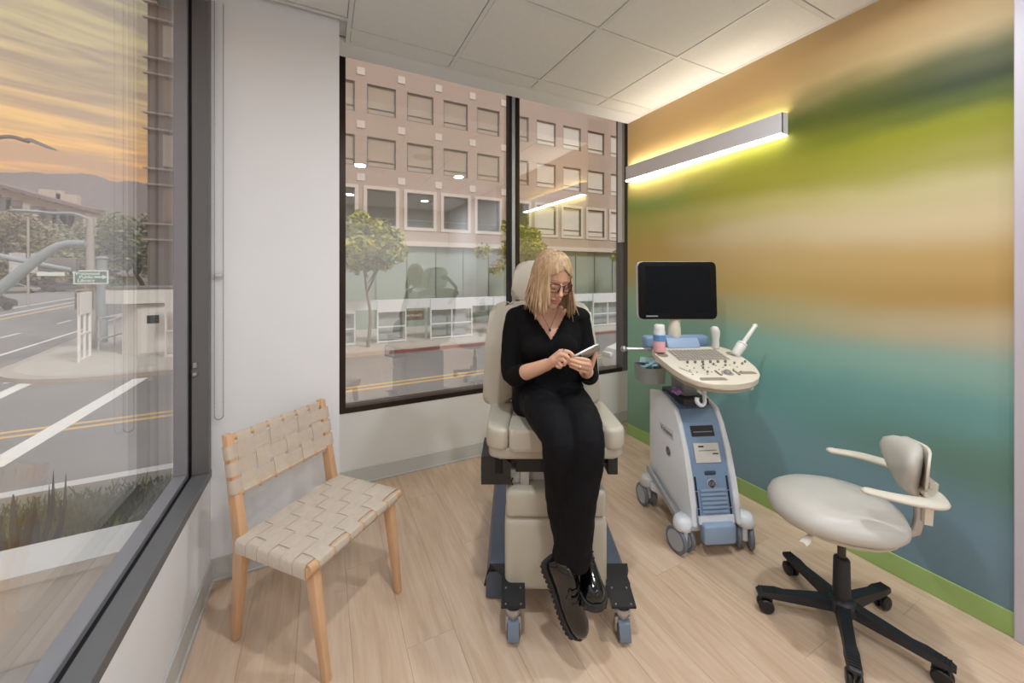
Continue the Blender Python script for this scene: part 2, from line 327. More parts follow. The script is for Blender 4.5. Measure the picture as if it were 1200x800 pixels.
# bead chain of the roller shade on the left window
ch = MB(); CH = M('steel_bead', '9c9c9c', .35, metal=.6)
xa, xb, yc = -.452, -.418, 2.198
pts = [(xa, yc, z) for z in [2.72-.02*i for i in range(0, 98)]]
zb = 2.72-.02*97; pts += [(-.435+.017*math.cos(math.pi+math.pi*k/7), yc, zb-.017*math.sin(math.pi*k/7)) for k in range(1, 7)]
pts += [(xb, yc, z) for z in [zb+.02*i for i in range(0, 98)]]
ch.tube(pts, .0012, 5)
for a, b in zip(pts, pts[1:]):
    for t in (0, .5): ch.sphere(Vector(a).lerp(Vector(b), t), .0026, 6, 4)
ch = ch.build('shade_chain', CH, None, 60); tag(ch, 'thin grey bead chain loop hanging in front of the white wall beside the left window', 'chain')
mb = MB(); mb.box((-.435, 2.203, 1.44), (.03, .02, .018), .004); o = mb.build('chain_clip', M('clear_plastic', 'c9c9c9', .3), ch); 
# ---------------------------------------------------------------- wall light
wl = empty('wall_light', (XR, 1.9, 2.33)); tag(wl, 'long white linear light bar glowing on the mural wall', 'lamp')
wm = M('lamp_white', 'd9d7dc', .4, var=.01)
y0, y1, z0, z1, dp = 1.255, 2.535, 2.262, 2.394, .055
mb = MB(); mb.bb(XR-dp, XR-dp+.004, y0, y1, z0+.012, z1); mb.bb(XR-dp, XR, y0, y0+.004, z0+.006, z1); mb.bb(XR-dp, XR, y1-.004, y1, z0+.006, z1); mb.bb(XR-dp+.004, XR, y0+.004, y1-.004, z0+.05, z1-.02)
o = mb.build('housing', wm, None, 0); o.parent = wl; o.matrix_parent_inverse = Matrix.Translation(-wl.location)
LED = M('led_diffuser', 'fff1d6', .4, var=0, emit=WALLLIGHT_DOWN, ecol='fff2de'); LEDU = M('led_diffuser_top', 'fff1d6', .4, var=0, emit=WALLLIGHT_UP, ecol='fff2de')
mb = MB(); mb.bb(XR-dp, XR-.001, y0+.004, y1-.004, z0, z0+.012); o = mb.build('diffuser', LED, None, 0); o.parent = wl; o.matrix_parent_inverse = Matrix.Translation(-wl.location)
mb = MB(); mb.bb(XR-dp+.006, XR-.001, y0+.006, y1-.006, z1-.019, z1-.012); o = mb.build('top_diffuser', LEDU, None, 0); o.parent = wl; o.matrix_parent_inverse = Matrix.Translation(-wl.location)
# ---------------------------------------------------------------- ceiling fixtures (seen in the window reflection; rear downlight pair added for room light)
DLM = M('downlight_lens', 'fff7ea', .4, var=0, emit=60, ecol='fff3e2')
for i, (x, y) in enumerate(((.42, .66), (1.70, .66), (.42, -1.3), (1.7, -1.3))):
    r = empty('downlight', (x, y, ZC-.002)); tag(r, ('round recessed downlight mirrored left in the back window', 'round recessed downlight mirrored near the middle of the back window', 'small round added downlight behind the viewer, on the left', 'small round added downlight behind the viewer, on the right')[i], 'lamp', 'recessed ceiling downlights')
    mb = MB(); mb.lathe([(.062, .003), (.062, -.002), (.076, -.004), (.08, .002)], 20); mb.build('trim_ring', TBAR, r)
    mb = MB(); mb.lathe([(.06, .002), (.06, .0)], 20); mb.build('lens', DLM, r)
    ld = bpy.data.lights.new('downlight_lamp', 'AREA'); ld.shape = 'DISK'; ld.size = .12; ld.energy = DOWNLIGHT_W; ld.color = (.88, .95, 1.0); ld.spread = R(170)
    lo = bpy.data.objects.new('lamp', ld); COL.objects.link(lo); lo.parent = r; lo.location = (0, 0, -.008)
sp = empty('ceiling_speaker', (1.05, 1.31, ZC-.002)); tag(sp, 'round grey speaker grille in the white ceiling', 'speaker')
mb = MB(); mb.lathe([(.001, -.004), (.1, -.004), (.115, -.002), (.118, .004)], 28); mb.build('grille', M('speaker_grille', 'b3b3b3', .7, bump=.5, bscale=500), sp)
# ================================================================== woven chair
WOOD = M('beech_wood', 'd6ab84', .45, var=.08, vscale=5, stretch=(14, 14, 1.2), bump=.05, bscale=40)
CANV = M('canvas_webbing', 'ccbdad', .9, var=.05, vscale=60, bump=.35, bscale=700)
wc = empty('woven_chair', (.004, 1.798, 0), R(42.5)); tag(wc, 'light beech side chair with woven beige canvas strap seat and back, by the left window', 'chair')
sx, yf, yr, zs = .235, -.195, .175, .438
def leg4(mb, p0, p1, w0, w1, bev=.006):
    rings = []
    for p, w in ((p0, w0), (p1, w1)):
        a, b = w; rings.append([Vector((p[0]+dx*a/2, p[1]+dy*b/2, p[2])) for dx, dy in ((-1, -1), (1, -1), (1, 1), (-1, 1))])
    t = bmesh.new(); vv = [t.verts.new(v) for r in rings for v in r]
    for f in ((3, 2, 1, 0), (4, 5, 6, 7), (0, 1, 5, 4), (1, 2, 6, 5), (2, 3, 7, 6), (3, 0, 4, 7)): t.faces.new([vv[i] for i in f])
    bmesh.ops.bevel(t, geom=t.edges[:], offset=bev, segments=2, profile=.5, affect='EDGES'); mb.merge(t)
for s in (-1, 1):
    mb = MB(); leg4(mb, (s*.2, -.232, 0), (s*.208, yf+.03, zs-.01), (.026, .028), (.036, .05)); mb.build('leg', WOOD, wc)
    mb = MB(); leg4(mb, (s*.21, .232, 0), (s*.222, yr+.004, zs-.04), (.026, .03), (.034, .058)); leg4(mb, (s*.222, yr+.004, zs-.05), (s*.222, .262, .812), (.034, .056), (.03, .034)); mb.build('leg', WOOD, wc)
    mb = MB(); mb.bb(s*sx-.016, s*sx+.016, yf, yr, zs-.055, zs-.012, .006); mb.build('seat_rail', WOOD, wc)
mb = MB(); mb.tube([(-sx-.012, yf, zs-.022), (sx+.012, yf, zs-.022)], .019, 12); mb.bb(-sx, sx, yf-.004, yf+.016, zs-.052, zs-.02, .004); mb.build('front_rail', WOOD, wc)
mb = MB(); mb.tube([(-.21, yr-.006, zs-.022), (.21, yr-.006, zs-.022)], .016, 10); mb.build('rear_rail', WOOD, wc)
def bk(x, z): # point on the back-rest plane
    t = (z-zs)/(.812-zs); return Vector((x, yr+.004+t*.083, z))
for z, nm in ((.792, 'top_rail'), (.585, 'lower_rail')):
    mb = MB(); mb.tube([bk(-.222, z), bk(.222, z)], .0125, 10); mb.build(nm, WOOD, wc)
def ribbon(center, wdir, w, th, name):
    """flat strap following a centre line with a given width direction"""
    mb = MB(); rings = []; wdir = Vector(wdir).normalized(); n = len(center)
    for i, p in enumerate(center):
        t = (center[min(i+1, n-1)]-center[max(i-1, 0)]).normalized(); nn = t.cross(wdir).normalized()
        rings.append([p-wdir*w/2-nn*th/2, p+wdir*w/2-nn*th/2, p+wdir*w/2+nn*th/2, p-wdir*w/2+nn*th/2])
    return mb.loft(rings).build(name, CANV, wc, 50)
nx, ny = 6, 6; wx = (2*sx-.03)/nx; wy = (yr-yf-.01)/ny; hh = .0024
def lifts(coords, par, lo, hi):
    return coords
for i in range(nx):         # front-to-back straps
    cx = -sx+.015+wx*(i+.5); pts = []
    pts += [Vector((cx, yf+.03, zs-.046)), Vector((cx, yf+.004, zs-.046)), Vector((cx, yf-.016, zs-.036)), Vector((cx, yf-.0215, zs-.022)), Vector((cx, yf-.016, zs-.007))]
    for j in range(ny):
        cy = yf+.005+wy*(j+.5); up = 1 if (i+j) % 2 == 0 else -1
        for q in (-.32, 0, .32): pts.append(Vector((cx, cy+q*wy, zs+hh*up*(1 if q == 0 else .9))))
    pts += [Vector((cx, yr+.012, zs-.012)), Vector((cx, yr+.012, zs-.03)), Vector((cx, yr-.004, zs-.042))]
    ribbon(pts, (1, 0, 0), wx*.86, .002, 'strap')
for j in range(ny):         # side-to-side straps
    cy = yf+.005+wy*(j+.5); pts = [Vector((-sx+.02, cy, zs-.060)), Vector((-sx-.006, cy, zs-.060)), Vector((-sx-.019, cy, zs-.050)), Vector((-sx-.0195, cy, zs-.012)), Vector((-sx-.012, cy, zs-.002))]
    for i in range(nx):
        cx = -sx+.015+wx*(i+.5); up = -1 if (i+j) % 2 == 0 else 1
        for q in (-.32, 0, .32): pts.append(Vector((cx+q*wx, cy, zs+hh*up*(1 if q == 0 else .9))))
    pts += [Vector((sx+.012, cy, zs-.002)), Vector((sx+.0195, cy, zs-.012)), Vector((sx+.019, cy, zs-.050)), Vector((sx+.006, cy, zs-.060)), Vector((sx-.02, cy, zs-.060))]
    ribbon(pts, (0, 1, 0), wy*.965, .002, 'strap')
nrm = Vector((0, -1, .22)).normalized(); hz = [.612, .676, .74]; bw_ = .41/6
for i in range(6):          # vertical straps of the back
    cx = -.205+bw_*(i+.5); pts = [bk(cx, .60)-nrm*.014, bk(cx, .572)-nrm*.008, bk(cx, .571)+nrm*.006, bk(cx, .585)+nrm*.0145]
    for j, z in enumerate(hz):
        up = 1 if (i+j) % 2 == 0 else -1
        for q in (-.02, 0, .02): pts.append(bk(cx, z+q+.004)+nrm*(.006+hh*up))
    pts += [bk(cx, .79)+nrm*.0145, bk(cx, .805)+nrm*.007, bk(cx, .806)-nrm*.007, bk(cx, .78)-nrm*.0145]
    ribbon(pts, (1, 0, 0), bw_*.80, .002, 'strap')
for j, z in enumerate(hz):  # horizontal straps of the back
    z += .004; pts = [bk(-.20, z)-nrm*.02, bk(-.236, z)-nrm*.02, bk(-.242, z)-nrm*.01, bk(-.242, z)+nrm*.016, bk(-.236, z)+nrm*.021, bk(-.214, z)+nrm*.018]
    for i in range(6):
        cx = -.205+bw_*(i+.5); up = -1 if (i+j) % 2 == 0 else 1
        for q in (-.3, 0, .3): pts.append(bk(cx+q*bw_, z)+nrm*(.006+hh*up))
    pts += [bk(.214, z)+nrm*.018, bk(.236, z)+nrm*.021, bk(.242, z)+nrm*.016, bk(.242, z)-nrm*.01, bk(.236, z)-nrm*.02, bk(.2, z)-nrm*.02]
    ribbon(pts, (0, -nrm.z, -nrm.y) if False else (Vector((0, .083, .374))), .052, .002, 'strap')
# ================================================================== examination chair
VIN = M('beige_vinyl', 'b9b2a4', .42, var=.03, vscale=6, bump=.06, bscale=350); VIN2 = M('taupe_vinyl', 'aba497', .45, var=.03, bump=.06, bscale=350)
SLATE = M('slate_metal', '566072', .4, metal=.3, var=.05); BLK = M('black_metal', '232325', .45, metal=.3, var=.05); BLKP = M('black_plastic', '19191a', .45, var=.04)
STEEL = M('steel', 'b8b8ba', .3, metal=.9); LGREY = M('light_grey_plastic', 'c9c8c6', .4, var=.02); BGREY = M('blue_grey_plastic', '6f7b8c', .45, var=.04)
CO = Vector((.185, 1.80, 0))
def cam_frame(p): return Vector((p[0]*CS+p[1]*SN, -p[0]*SN+p[1]*CS, p[2] if len(p) > 2 else 0))
ex = empty('examination_chair', cam_frame(CO), -TH); tag(ex, 'beige upholstered power examination chair with dark wheeled base, occupied by the seated person', 'chair')
def O(r, d, z): return Vector((r-CO.x, d-CO.y, z))
def cush(name, outline_f, mat, parent=None):
    mb = MB(); outline_f(mb); return mb.build(name, mat, parent or ex, 60)
# seat: lower pan, two side bolsters and centre pad
def pad(mb, poly, z0, z1, bev, tilt=0, yref=0):
    m = Matrix(); mb.prism(poly, z0, z1, m, bev, 4)
    if tilt:
        for v in mb.bm.verts: v.co.z += (v.co.y-yref)*tilt
def arc(poly, r=.05, n=4):
    o = []
    k = len(poly)
    for i in range(k):
        p = Vector(poly[i]); a = (Vector(poly[i-1])-p); b = (Vector(poly[(i+1) % k])-p); rr = min(r, a.length*.45, b.length*.45); a = p+a.normalized()*rr; b = p+b.normalized()*rr
        for t in range(n+1):
            t /= n; q = (1-t)**2*a+2*t*(1-t)*p+t*t*b; o.append((q.x, q.y))
    return o
SW = .295; yF, yR = -.245, .17
def f(mb): pad(mb, arc([(-SW+.01, yF+.01), (SW-.01, yF+.01), (SW-.01, yR), (-SW+.01, yR)], .05), .678, .722, .012, -.03, yF)
cush('seat_base', f, VIN2)
for s in (-1, 1):
    def f(mb):
        poly = arc([(s*SW, yF+.04), (s*SW, yR), (s*.167, yR), (s*.202, yF), (s*(SW-.04), yF)], .022, 2); pad(mb, poly if s < 0 else poly[::-1], .712, .806, .02, -.05, yF)
    cush('seat_bolster', f, VIN)
def f(mb): pad(mb, arc([(-.20, yF), (.20, yF), (.165, yR), (-.165, yR)], .02), .712, .80, .014, -.05, yF)
cush('seat_pad', f, VIN)
# back rest (reclined slightly): built in the x-z plane, thickness along y
BR = Matrix.Translation((-.035, .145, .775)) @ Matrix.Rotation(R(-9), 4, 'X') @ Matrix.Rotation(R(90), 4, 'X')
for s in (-1, 1):
    poly = arc([(s*.30, .0), (s*.292, .30), (s*.262, .50), (s*.2, .528), (s*.16, .53), (s*.15, 0)], .04)
    mb = MB(); mb.prism(poly if s > 0 else poly[::-1], -.09, .035, BR, .03, 4); mb.build('back_bolster', VIN, ex, 60)
mb = MB(); mb.prism(arc([(-.153, 0), (.153, 0), (.163, .53), (-.163, .53)], .02), -.09, .012, BR, .022, 4); mb.build('back_pad', VIN, ex, 60)
mb = MB(); mb.prism(arc([(-.25, .02), (.25, .02), (.23, .47), (-.23, .47)], .06), -.115, -.092, BR, .01, 2); mb.build('back_shell', LGREY, ex, 60)
# head rest
HRm = Matrix.Translation((-.045, .265, 1.30)) @ Matrix.Rotation(R(-6), 4, 'X') @ Matrix.Rotation(R(90), 4, 'X')
mb = MB(); mb.prism(arc([(-.155, 0), (.155, 0), (.125, .215), (-.115, .215)], .06), -.045, .045, HRm, .028, 4); hr = mb.build('headrest', VIN, ex, 60)
mb = MB(); mb.prism(arc([(-.12, .02), (.12, .02), (.1, .19), (-.1, .19)], .04), -.058, -.046, HRm, .006, 2); mb.build('headrest_shell', LGREY, hr, 60)
mb = MB(); mb.tube([(.0, .335, 1.41), (.02, .40, 1.40), (.10, .44, 1.30), (.12, .41, 1.2), (.12, .30, 1.12)], [.014, .016, .018, .018, .016], 10); mb.sphere((.01, .36, 1.405), .026, 12, 8); mb.sphere((.12, .42, 1.24), .03, 12, 8); mb.build('headrest_arm', BLKP, ex, 60)
# under-seat mechanism
mb = MB(); mb.bb(-.17, .17, yF+.05, .12, .60, .68, .006); mb.bb(-.06, .20, yF+.02, yF+.08, .615, .668, .006); mb.build('tilt_mechanism', BLK, ex)
for s in (-1, 1):
    mb = MB(); mb.bb(s*.24-.022, s*.24+.022, yF+.03, yF+.12, .60, .675, .005); mb.bb(min(0, s*.24), max(0, s*.24), yF+.06, yF+.10, .635, .675, .004); mb.build('accessory_clamp', BLKP, ex)
# tilted control panel on the image-left side
mb = MB(); rings = []
for y, in ((yF+.03,), (yF+.22,)): rings.append([Vector((-.315, y, .675)), Vector((-.245, y, .69)), Vector((-.19, y, .65)), Vector((-.19, y, .56)), Vector((-.315, y, .56))])
mb.loft(rings); cp = mb.build('control_panel', BLKP, ex, 0)
mb = MB(); mb.loft([[Vector((-.3165, y, .668)), Vector((-.3165, y, .575)), Vector((-.3185, y, .575)), Vector((-.3185, y, .668))] for y in (yF+.05, yF+.2)]); mb.build('panel_display', M('panel_display', '9fb4c4', .2, var=.35, vscale=40), cp, 0)
mb = MB(); mb.bb(-.20, -.13, yF+.08, yF+.14, .52, .60, .008); mb.bb(-.15, -.11, yF+.06, yF+.10, .53, .66, .006); mb.bb(-.13, -.04, yF+.10, yF+.14, .50, .65, .006); mb.build('lift_housing', LGREY, ex)
mb = MB(); cpts = [(-.185, yF+.06, .57), (-.18, yF+.06, .45), (-.165, yF+.09, .33), (-.16, yF+.14, .22)]
sp_ = catmull(cpts, 16); mb.tube([p+Vector((.004*math.cos(i*1.6), .004*math.sin(i*1.6), 0)) for i, p in enumerate(sp_)], .0035, 6); mb.build('coiled_cable', BLKP, ex)
# folded leg rest: upper pad and long lower pad
mb = MB(); mb.box((-.0, yF+.085, .485), (.42, .15, .115), .022, 4); mb.build('calf_pad', VIN, ex, 60)
mb = MB(); mb.box((-.0, yF+.09, .275), (.43, .16, .305), .028, 4); mb.build('leg_rest', VIN, ex, 60)
mb = MB(); mb.bb(-.16, .16, yF+.18, .2, .10, .60, .02); mb.build('lift_column', M('grey_cover', '8e8c88', .5), ex)
mb = MB(); mb.bb(-.20, .24, yF+.12, yF+.16, .09, .115, .004); mb.bb(-.20, .24, .30, .36, .06, .11, .004); mb.build('cross_bar', BLK, ex)
def TL(x, z, y): return Vector((x, y, z))
for s, x in ((-1, -.245), (1, .285)):
    mb = MB(); prof = [(-.055, .012), (.055, .012), (.055, .075), (.03, .125), (-.04, .125), (-.055, .09)]
    mb.loft([[Vector((x+a, y, z)) for a, z in prof] for y in (-.13, .62)]); mb.build('floor_rail', SLATE, ex, 0)
    # bent bracket plate over the caster
    xc = x+(.065 if s < 0 else -.03)
    mb = MB(); w = .048; path = [(x+.0, -.10, .06), (x+.0, -.125, .125), (x+.01*-s, -.145, .165), (xc-.0, -.20, .165), (xc, -.24, .155), (xc, -.325, .135)]
    if s < 0: path[0] = (x-.02, -.09, .03)
    rings = []
    for px_, py_, pz_ in path: rings.append([Vector((px_-w, py_, pz_)), Vector((px_+w, py_, pz_)), Vector((px_+w, py_+.002, pz_+.008)), Vector((px_-w, py_+.002, pz_+.008))])
    mb.loft(rings); br = mb.build('caster_bracket', BLK, ex, 20)
    for dx in (-.03, .03):
        for dy in (0, .06): mb = MB(); mb.lathe([(.004, 0), (.0035, .003)], 8, Matrix.Translation((xc+dx, -.315+dy, .1435+dy*.235))); mb.build('bolt', STEEL, br)
    cy_ = -.30; cs = empty('caster', (xc, cy_, 0)); cs.parent = ex
    for q in (-1, 1):
        mb = MB(); mb.lathe([(.006, -.008), (.03, -.009), (.035, -.006), (.035, .006), (.03, .009), (.006, .008)], 20, Matrix.Translation((q*.017, 0, .035)) @ Matrix.Rotation(R(90), 4, 'Y')); mb.build('wheel', M('grey_rubber', '55575c', .6), cs)
    mb = MB(); mb.lathe([(.03, .108), (.03, .128), (.012, .13)], 16); mb.lathe([(.018, .07), (.024, .108)], 12); mb.bb(-.031, .031, -.01, .01, .03, .09, .004); mb.build('fork', STEEL, cs)
    mb = MB(); mb.loft([[Vector((a, y, z)) for a in (-.022, .022)]+[Vector((a, y, z-.006)) for a in (.022, -.022)] for y, z in ((-.005, .088), (-.03, .078), (-.043, .05), (-.046, .028))]); mb.build('brake_pedal', BGREY, cs, 40)
# ================================================================== ultrasound machine
us = empty('ultrasound_machine', (1.87, 1.45, 0), R(-22)); tag(us, 'white and blue-grey ultrasound machine on casters with black monitor, in front of the mural', 'ultrasound machine')
USW = M('machine_white', 'e3e8ef', .35, var=.015); USB = M('machine_blue', '7f9abd', .38, var=.03); USB2 = M('machine_blue_light', '94abc8', .4, var=.03); CREAM = M('console_cream', 'd9d2c4', .38, var=.02); GRYP = M('mid_grey_plastic', '8c8f95', .45, var=.03)
def side_profile(inset=0, ytop=0):
    return [(.30-inset, .16+inset), (.30-inset, .70-inset*.5), (.20, .725-inset), (.10, .715-inset), (.0+inset, .685-inset), (-.05+inset, .62), (-.10+inset, .50), (-.145+inset, .36), (-.175+inset, .24), (-.19+inset, .15+inset)]
bx0, bx1 = -.095, .150
def yz_prism(mb, prof, x0, x1, bev=0):
    m = Matrix(((0, 0, 1, 0), (1, 0, 0, 0), (0, 1, 0, 0), (0, 0, 0, 1))); mb.prism(prof, x0, x1, m, bev, 3)
mb = MB(); yz_prism(mb, side_profile(.008), bx0+.012, bx1-.012); body = mb.build('body', USB, us, 0)
for x0, x1 in ((bx0-.012, bx0+.018), (bx1-.018, bx1+.012)):
    mb = MB(); yz_prism(mb, side_profile(-.004), x0, x1, .012); mb.build('side_panel', USW, us, 50)
# front features follow the sloping face
FP = [(-.0, .685), (-.05, .62), (-.10, .50), (-.145, .36), (-.175, .24), (-.19, .15)]
def fy(z):
    for (ya, za), (yb, zb) in zip(FP, FP[1:]):
        if zb <= z <= za: t = (z-za)/(zb-za); return ya+(yb-ya)*t+.008
    return FP[-1][0]+.008
def fpatch(name, x0, x1, z0, z1, out, mat, parent=us, th=.006):
    mb = MB(); n = 4; rings = []
    for i in range(n+1):
        z = z0+(z1-z0)*i/n; y = fy(z); rings.append([Vector((x0, y-out, z)), Vector((x1, y-out, z)), Vector((x1, y-out+th, z)), Vector((x0, y-out+th, z))])
    mb.loft(rings); return mb.build(name, mat, parent, 0)
fc = .0275
fpatch('disc_drive', fc-.065, fc+.065, .555, .605, .004, BLKP)
fpatch('drive_slot', fc-.055, fc+.055, .575, .579, .006, GRYP)
pr_ = fpatch('printer', fc-.07, fc+.07, .435, .525, .008, M('printer_face', 'd6d4d0', .4, var=.02), us, .012)
fpatch('printer_slot', fc-.045, fc+.055, .49, .4935, .0095, GRYP, pr_); fpatch('printer_badge', fc-.045, fc-.015, .507, .514, .0095, BLKP, pr_); fpatch('printer_badge', fc+.03, fc+.062, .473, .478, .0095, BLKP, pr_)
mb = MB(); mb.box((fc, fy(.385)-.003, .385), (.06, .012, .022), .005, 2, Matrix.Rotation(R(18), 3, 'X')); mb.build('handle_recess', M('recess_dark', '3f4b5c', .5), us)
def badge(loc, rot, r, parent):
    mb = MB(); mb.lathe([(r, -.002), (r, .002), (r*.93, .003)], 28, Matrix.Translation(loc) @ rot); b_ = mb.build('badge', M('badge_silver', 'b9bcc2', .3, metal=.5), parent, 40)
    mb = MB(); mb.lathe([(r*.84, .0025), (r*.84, .0035)], 28, Matrix.Translation(loc) @ rot); mb.build('badge_disc', M('badge_dark', '33363d', .3, metal=.3), b_, 40)
    mm = Matrix.Translation(loc) @ rot; x = (rot @ Vector((1, 0, 0, 0))).to_3d(); y = (rot @ Vector((0, 1, 0, 0))).to_3d(); z = (rot @ Vector((0, 0, 1, 0))).to_3d()
    text('badge_letters', 'GE', r*.95, M('badge_silver', 'b9bcc2', .3, metal=.5), b_, Vector(loc)+z*.004, x, y)
    mb = MB()
    for k in range(4):
        a0 = k*math.pi/2; pts = [mm @ Vector((r*(.62+.12*math.sin(t*math.pi))*math.cos(a0+t*1.25), r*(.62+.12*math.sin(t*math.pi))*math.sin(a0+t*1.25), .0042)) for t in [i/7 for i in range(8)]]; mb.tube(pts, r*.035, 5)
    mb.build('badge_ring', M('badge_silver', 'b9bcc2', .3, metal=.5), b_)
badge((fc, fy(.335)-.002, .335), Matrix.Rotation(R(90-18), 4, 'X'), .024, us)
xsid = bx0-.0125
badge((xsid, .055, .42), Matrix.Rotation(R(-90), 4, 'Z') @ Matrix.Rotation(R(90), 4, 'X'), .028, us)
mb = MB(); mb.bb(xsid-.002, xsid+.004, -.005, .155, .50, .56, .002, 1); npl = mb.build('nameplate', M('nameplate_white', 'dfe2e8', .4, var=.01), us)
text('nameplate_letters', 'Voluson', .042, M('ink_grey', '6b7280', .5), npl, (xsid-.003, .075, .53), (0, -1, 0), (0, 0, 1))
for z in [.205+.02*i for i in range(6)]: fpatch('vent_slat', fc-.07, fc+.07, z, z+.011, .010, USB2, us, .012)
for s in (-1, 1):
    for z0, z1 in ((.16, .22), (.225, .30), (.305, .37)): fpatch('vent_slot', fc+s*.088-.005, fc+s*.088+.005, z0, z1, .0015, BLKP)
fpatch('lower_cover', fc-.095, fc+.095, .155, .19, .012, USW, us, .02)
mb = MB(); mb.box((fc, -.20, .115), (.17, .05, .10), .012, 3); mb.build('front_bumper', USB2, us, 60)
mb = MB(); mb.bb(bx0-.01, bx1+.01, -.16, .30, .09, .165, .02, 3); mb.build('chassis', USW, us, 60)
mb = MB(); mb.loft([[Vector((x, -.15, .13)), Vector((x, .27, .235)), Vector((x, .27, .20)), Vector((x, -.15, .10))] for x in (bx0-.045, bx0-.03)]); mb.build('side_rail', M('grey_trim', 'a6a8aa', .4), us, 0)
# caster arms and casters
for (cx, cy, ang) in ((-.145, -.165, 20), (.195, -.165, -25), (-.15, .235, 5), (.2, .25, 5)):
    ca = empty('caster', (cx, cy, 0)); ca.parent = us; ca.rotation_euler = (0, 0, R(ang))
    mb = MB(); mb.lathe([(.01, .19), (.03, .188), (.043, .172), (.047, .15), (.045, .128), (.03, .12)], 18); mb.box((0, 0, .10), (.032, .05, .11), .012, 3); mb.build('caster_cap', USW if cy < 0 else LGREY, ca, 60)
    for q in (-1, 1):
        mb = MB(); mb.lathe([(.05, -.009), (.06, -.011), (.065, -.006), (.065, .006), (.06, .011), (.05, .009)], 26, Matrix.Translation((q*.029, .012, .065)) @ Matrix.Rotation(R(90), 4, 'Y')); wh = mb.build('wheel', M('caster_grey', '6d7480', .55, var=.03), ca, 60)
        mb = MB(); mb.lathe([(.008, -.010), (.05, -.0095), (.05, .0095), (.008, .010)], 22, Matrix.Translation((q*.029, .012, .065)) @ Matrix.Rotation(R(90), 4, 'Y')); mb.build('wheel_disc', M('wheel_disc_grey', 'a9adb4', .45, var=.02), wh, 60)
    mb = MB(); mb.loft([[Vector((cx*.55+.02, cy*.8, z)) for z in (.10, .155)]+[Vector((cx, cy+.03, z)) for z in (.165, .12)], [Vector((cx*.55+.02, cy*.8+.09*(1 if cy < 0 else -1), z)) for z in (.10, .155)]+[Vector((cx, cy+.05*(1 if cy < 0 else -1), z)) for z in (.165, .12)]]); mb.build('caster_arm', USW, us, 0)
# neck, basket, top tray
mb = MB(); mb.bb(fc-.05, fc+.05, .06, .20, .69, .99, .02, 3); mb.build('column', GRYP, us, 60)
mb = MB(); mb.loft([[Vector((x, y, z)) for x, z in ((fc-.075, .70), (fc+.075, .70), (fc+.075, .735), (fc-.075, .735))] for y in (-.0, .25)]); mb.build('cable_tray', M('tray_dark', '2c3140', .5), us, 0)
bkx, bky = -.165, .19
mb = MB(); ro = arc([(bkx-.07, bky-.09), (bkx+.085, bky-.09), (bkx+.085, bky+.09), (bkx-.07, bky+.09)], .05, 5)
mb.loft([[Vector((bkx+(x-bkx)*s_, bky+(y-bky)*s_, z)) for x, y in ro] for s_, z in ((.9, .79), (1, .885), (.96, .885), (.86, .797))]); mb.build('basket', M('grey_bin', '8f9694', .4, var=.03), us, 60)
# keyboard console, tilted
TA = math.atan(.2); CP = Matrix.Translation((0, -.355, .917)) @ Matrix.Rotation(TA, 4, 'X') @ Matrix.Scale(.94, 4)
oc = [(-.222, .45), (-.235, .34), (-.225, .17), (-.195, .06), (-.13, .005), (.0, -.015), (.12, .01), (.205, .075), (.255, .18), (.272, .30), (.265, .45), (.215, .475), (-.175, .475)]
oc = arc(oc, .045, 3)
mb = MB(); mb.prism(oc, -.018, .012, CP, .008, 3); kb = mb.build('console', CREAM, us, 60)
mb = MB(); mb.prism([(x*.93+.001, y*.93+.016) for x, y in oc], -.045, -.019, CP, .012, 3); mb.build('console_underside', M('console_grey', 'a7a196', .5), us, 60)
KEY = M('key_grey', 'a39d94', .5, var=.03); KEYD = M('key_dark', '77746f', .5, var=.03)
def onp(name, x0, x1, y0, y1, z0, z1, mat, parent=kb, bev=.0015):
    mb = MB(); t = MB(); t.bb(x0, x1, y0, y1, z0, z1, bev, 1); mb.merge(t.bm, CP); return mb.build(name, mat, parent, 40)
onp('keyboard_bed', -.135, .175, .275, .425, .0115, .0145, M('keybed_grey', 'b5aea4', .5))
for r_ in range(5):
    for c_ in range(13): onp('key', -.13+c_*.0232, -.13+c_*.0232+.019, .28+r_*.0285, .28+r_*.0285+.023, .0146, .020, KEY)
def knob(x, y, r=.007, h=.014):
    mb = MB(); mb.lathe([(r, .0115), (r, .0115+h*.8), (r*.8, .0115+h)], 12, CP @ Matrix.Translation((x, y, 0))); mb.build('knob', KEYD, kb, 50)
for i in range(6): knob(-.105+i*.045, .245)
for x, y in ((-.03, .215), (.03, .215), (-.055, .175), (.09, .20), (.16, .225), (.2, .215), (-.06, .125), (.235, .24)): knob(x, y, .006, .012)
for i in range(20):
    a = i % 5; b_ = i//5; onp('button', -.16+a*.013*(1 if b_ < 2 else 1)+b_*.083, -.16+a*.013+b_*.083+.009, .10+((i*7) % 5)*.025, .10+((i*7) % 5)*.025+.008, .0115, .0165, KEY)
mb = MB(); mb.sphere(CP @ Vector((.045, .115, .010)), .02, 16, 10); mb.build('trackball', M('trackball_grey', '8b8a88', .2), kb, 180)
mb = MB(); mb.lathe([(.021, .0115), (.028, .0135), (.031, .0118)], 20, CP @ Matrix.Translation((.045, .115, 0))); mb.build('trackball_ring', GRYP, kb, 50)
for q in (-1, 1):
    mb = MB(); mb.tube([CP @ Vector((.045+q*(.045+.008*math.cos(t)), .115+.035*math.sin(t), .013)) for t in (-.9, -.4, 0, .4, .9)], .006, 8, .6); mb.build('trackball_button', KEYD, kb, 60)
for x0, x1, y in ((-.15, .0, .04), (.105, .205, .10)):
    mb = MB(); mb.prism(arc([(x0, y), (x1, y-.005), (x1-.005, y+.026), (x0+.01, y+.03)], .012, 3), .0105, .0126, CP); mb.build('grip_opening', M('grip_shadow', '8d8377', .6), kb, 0)
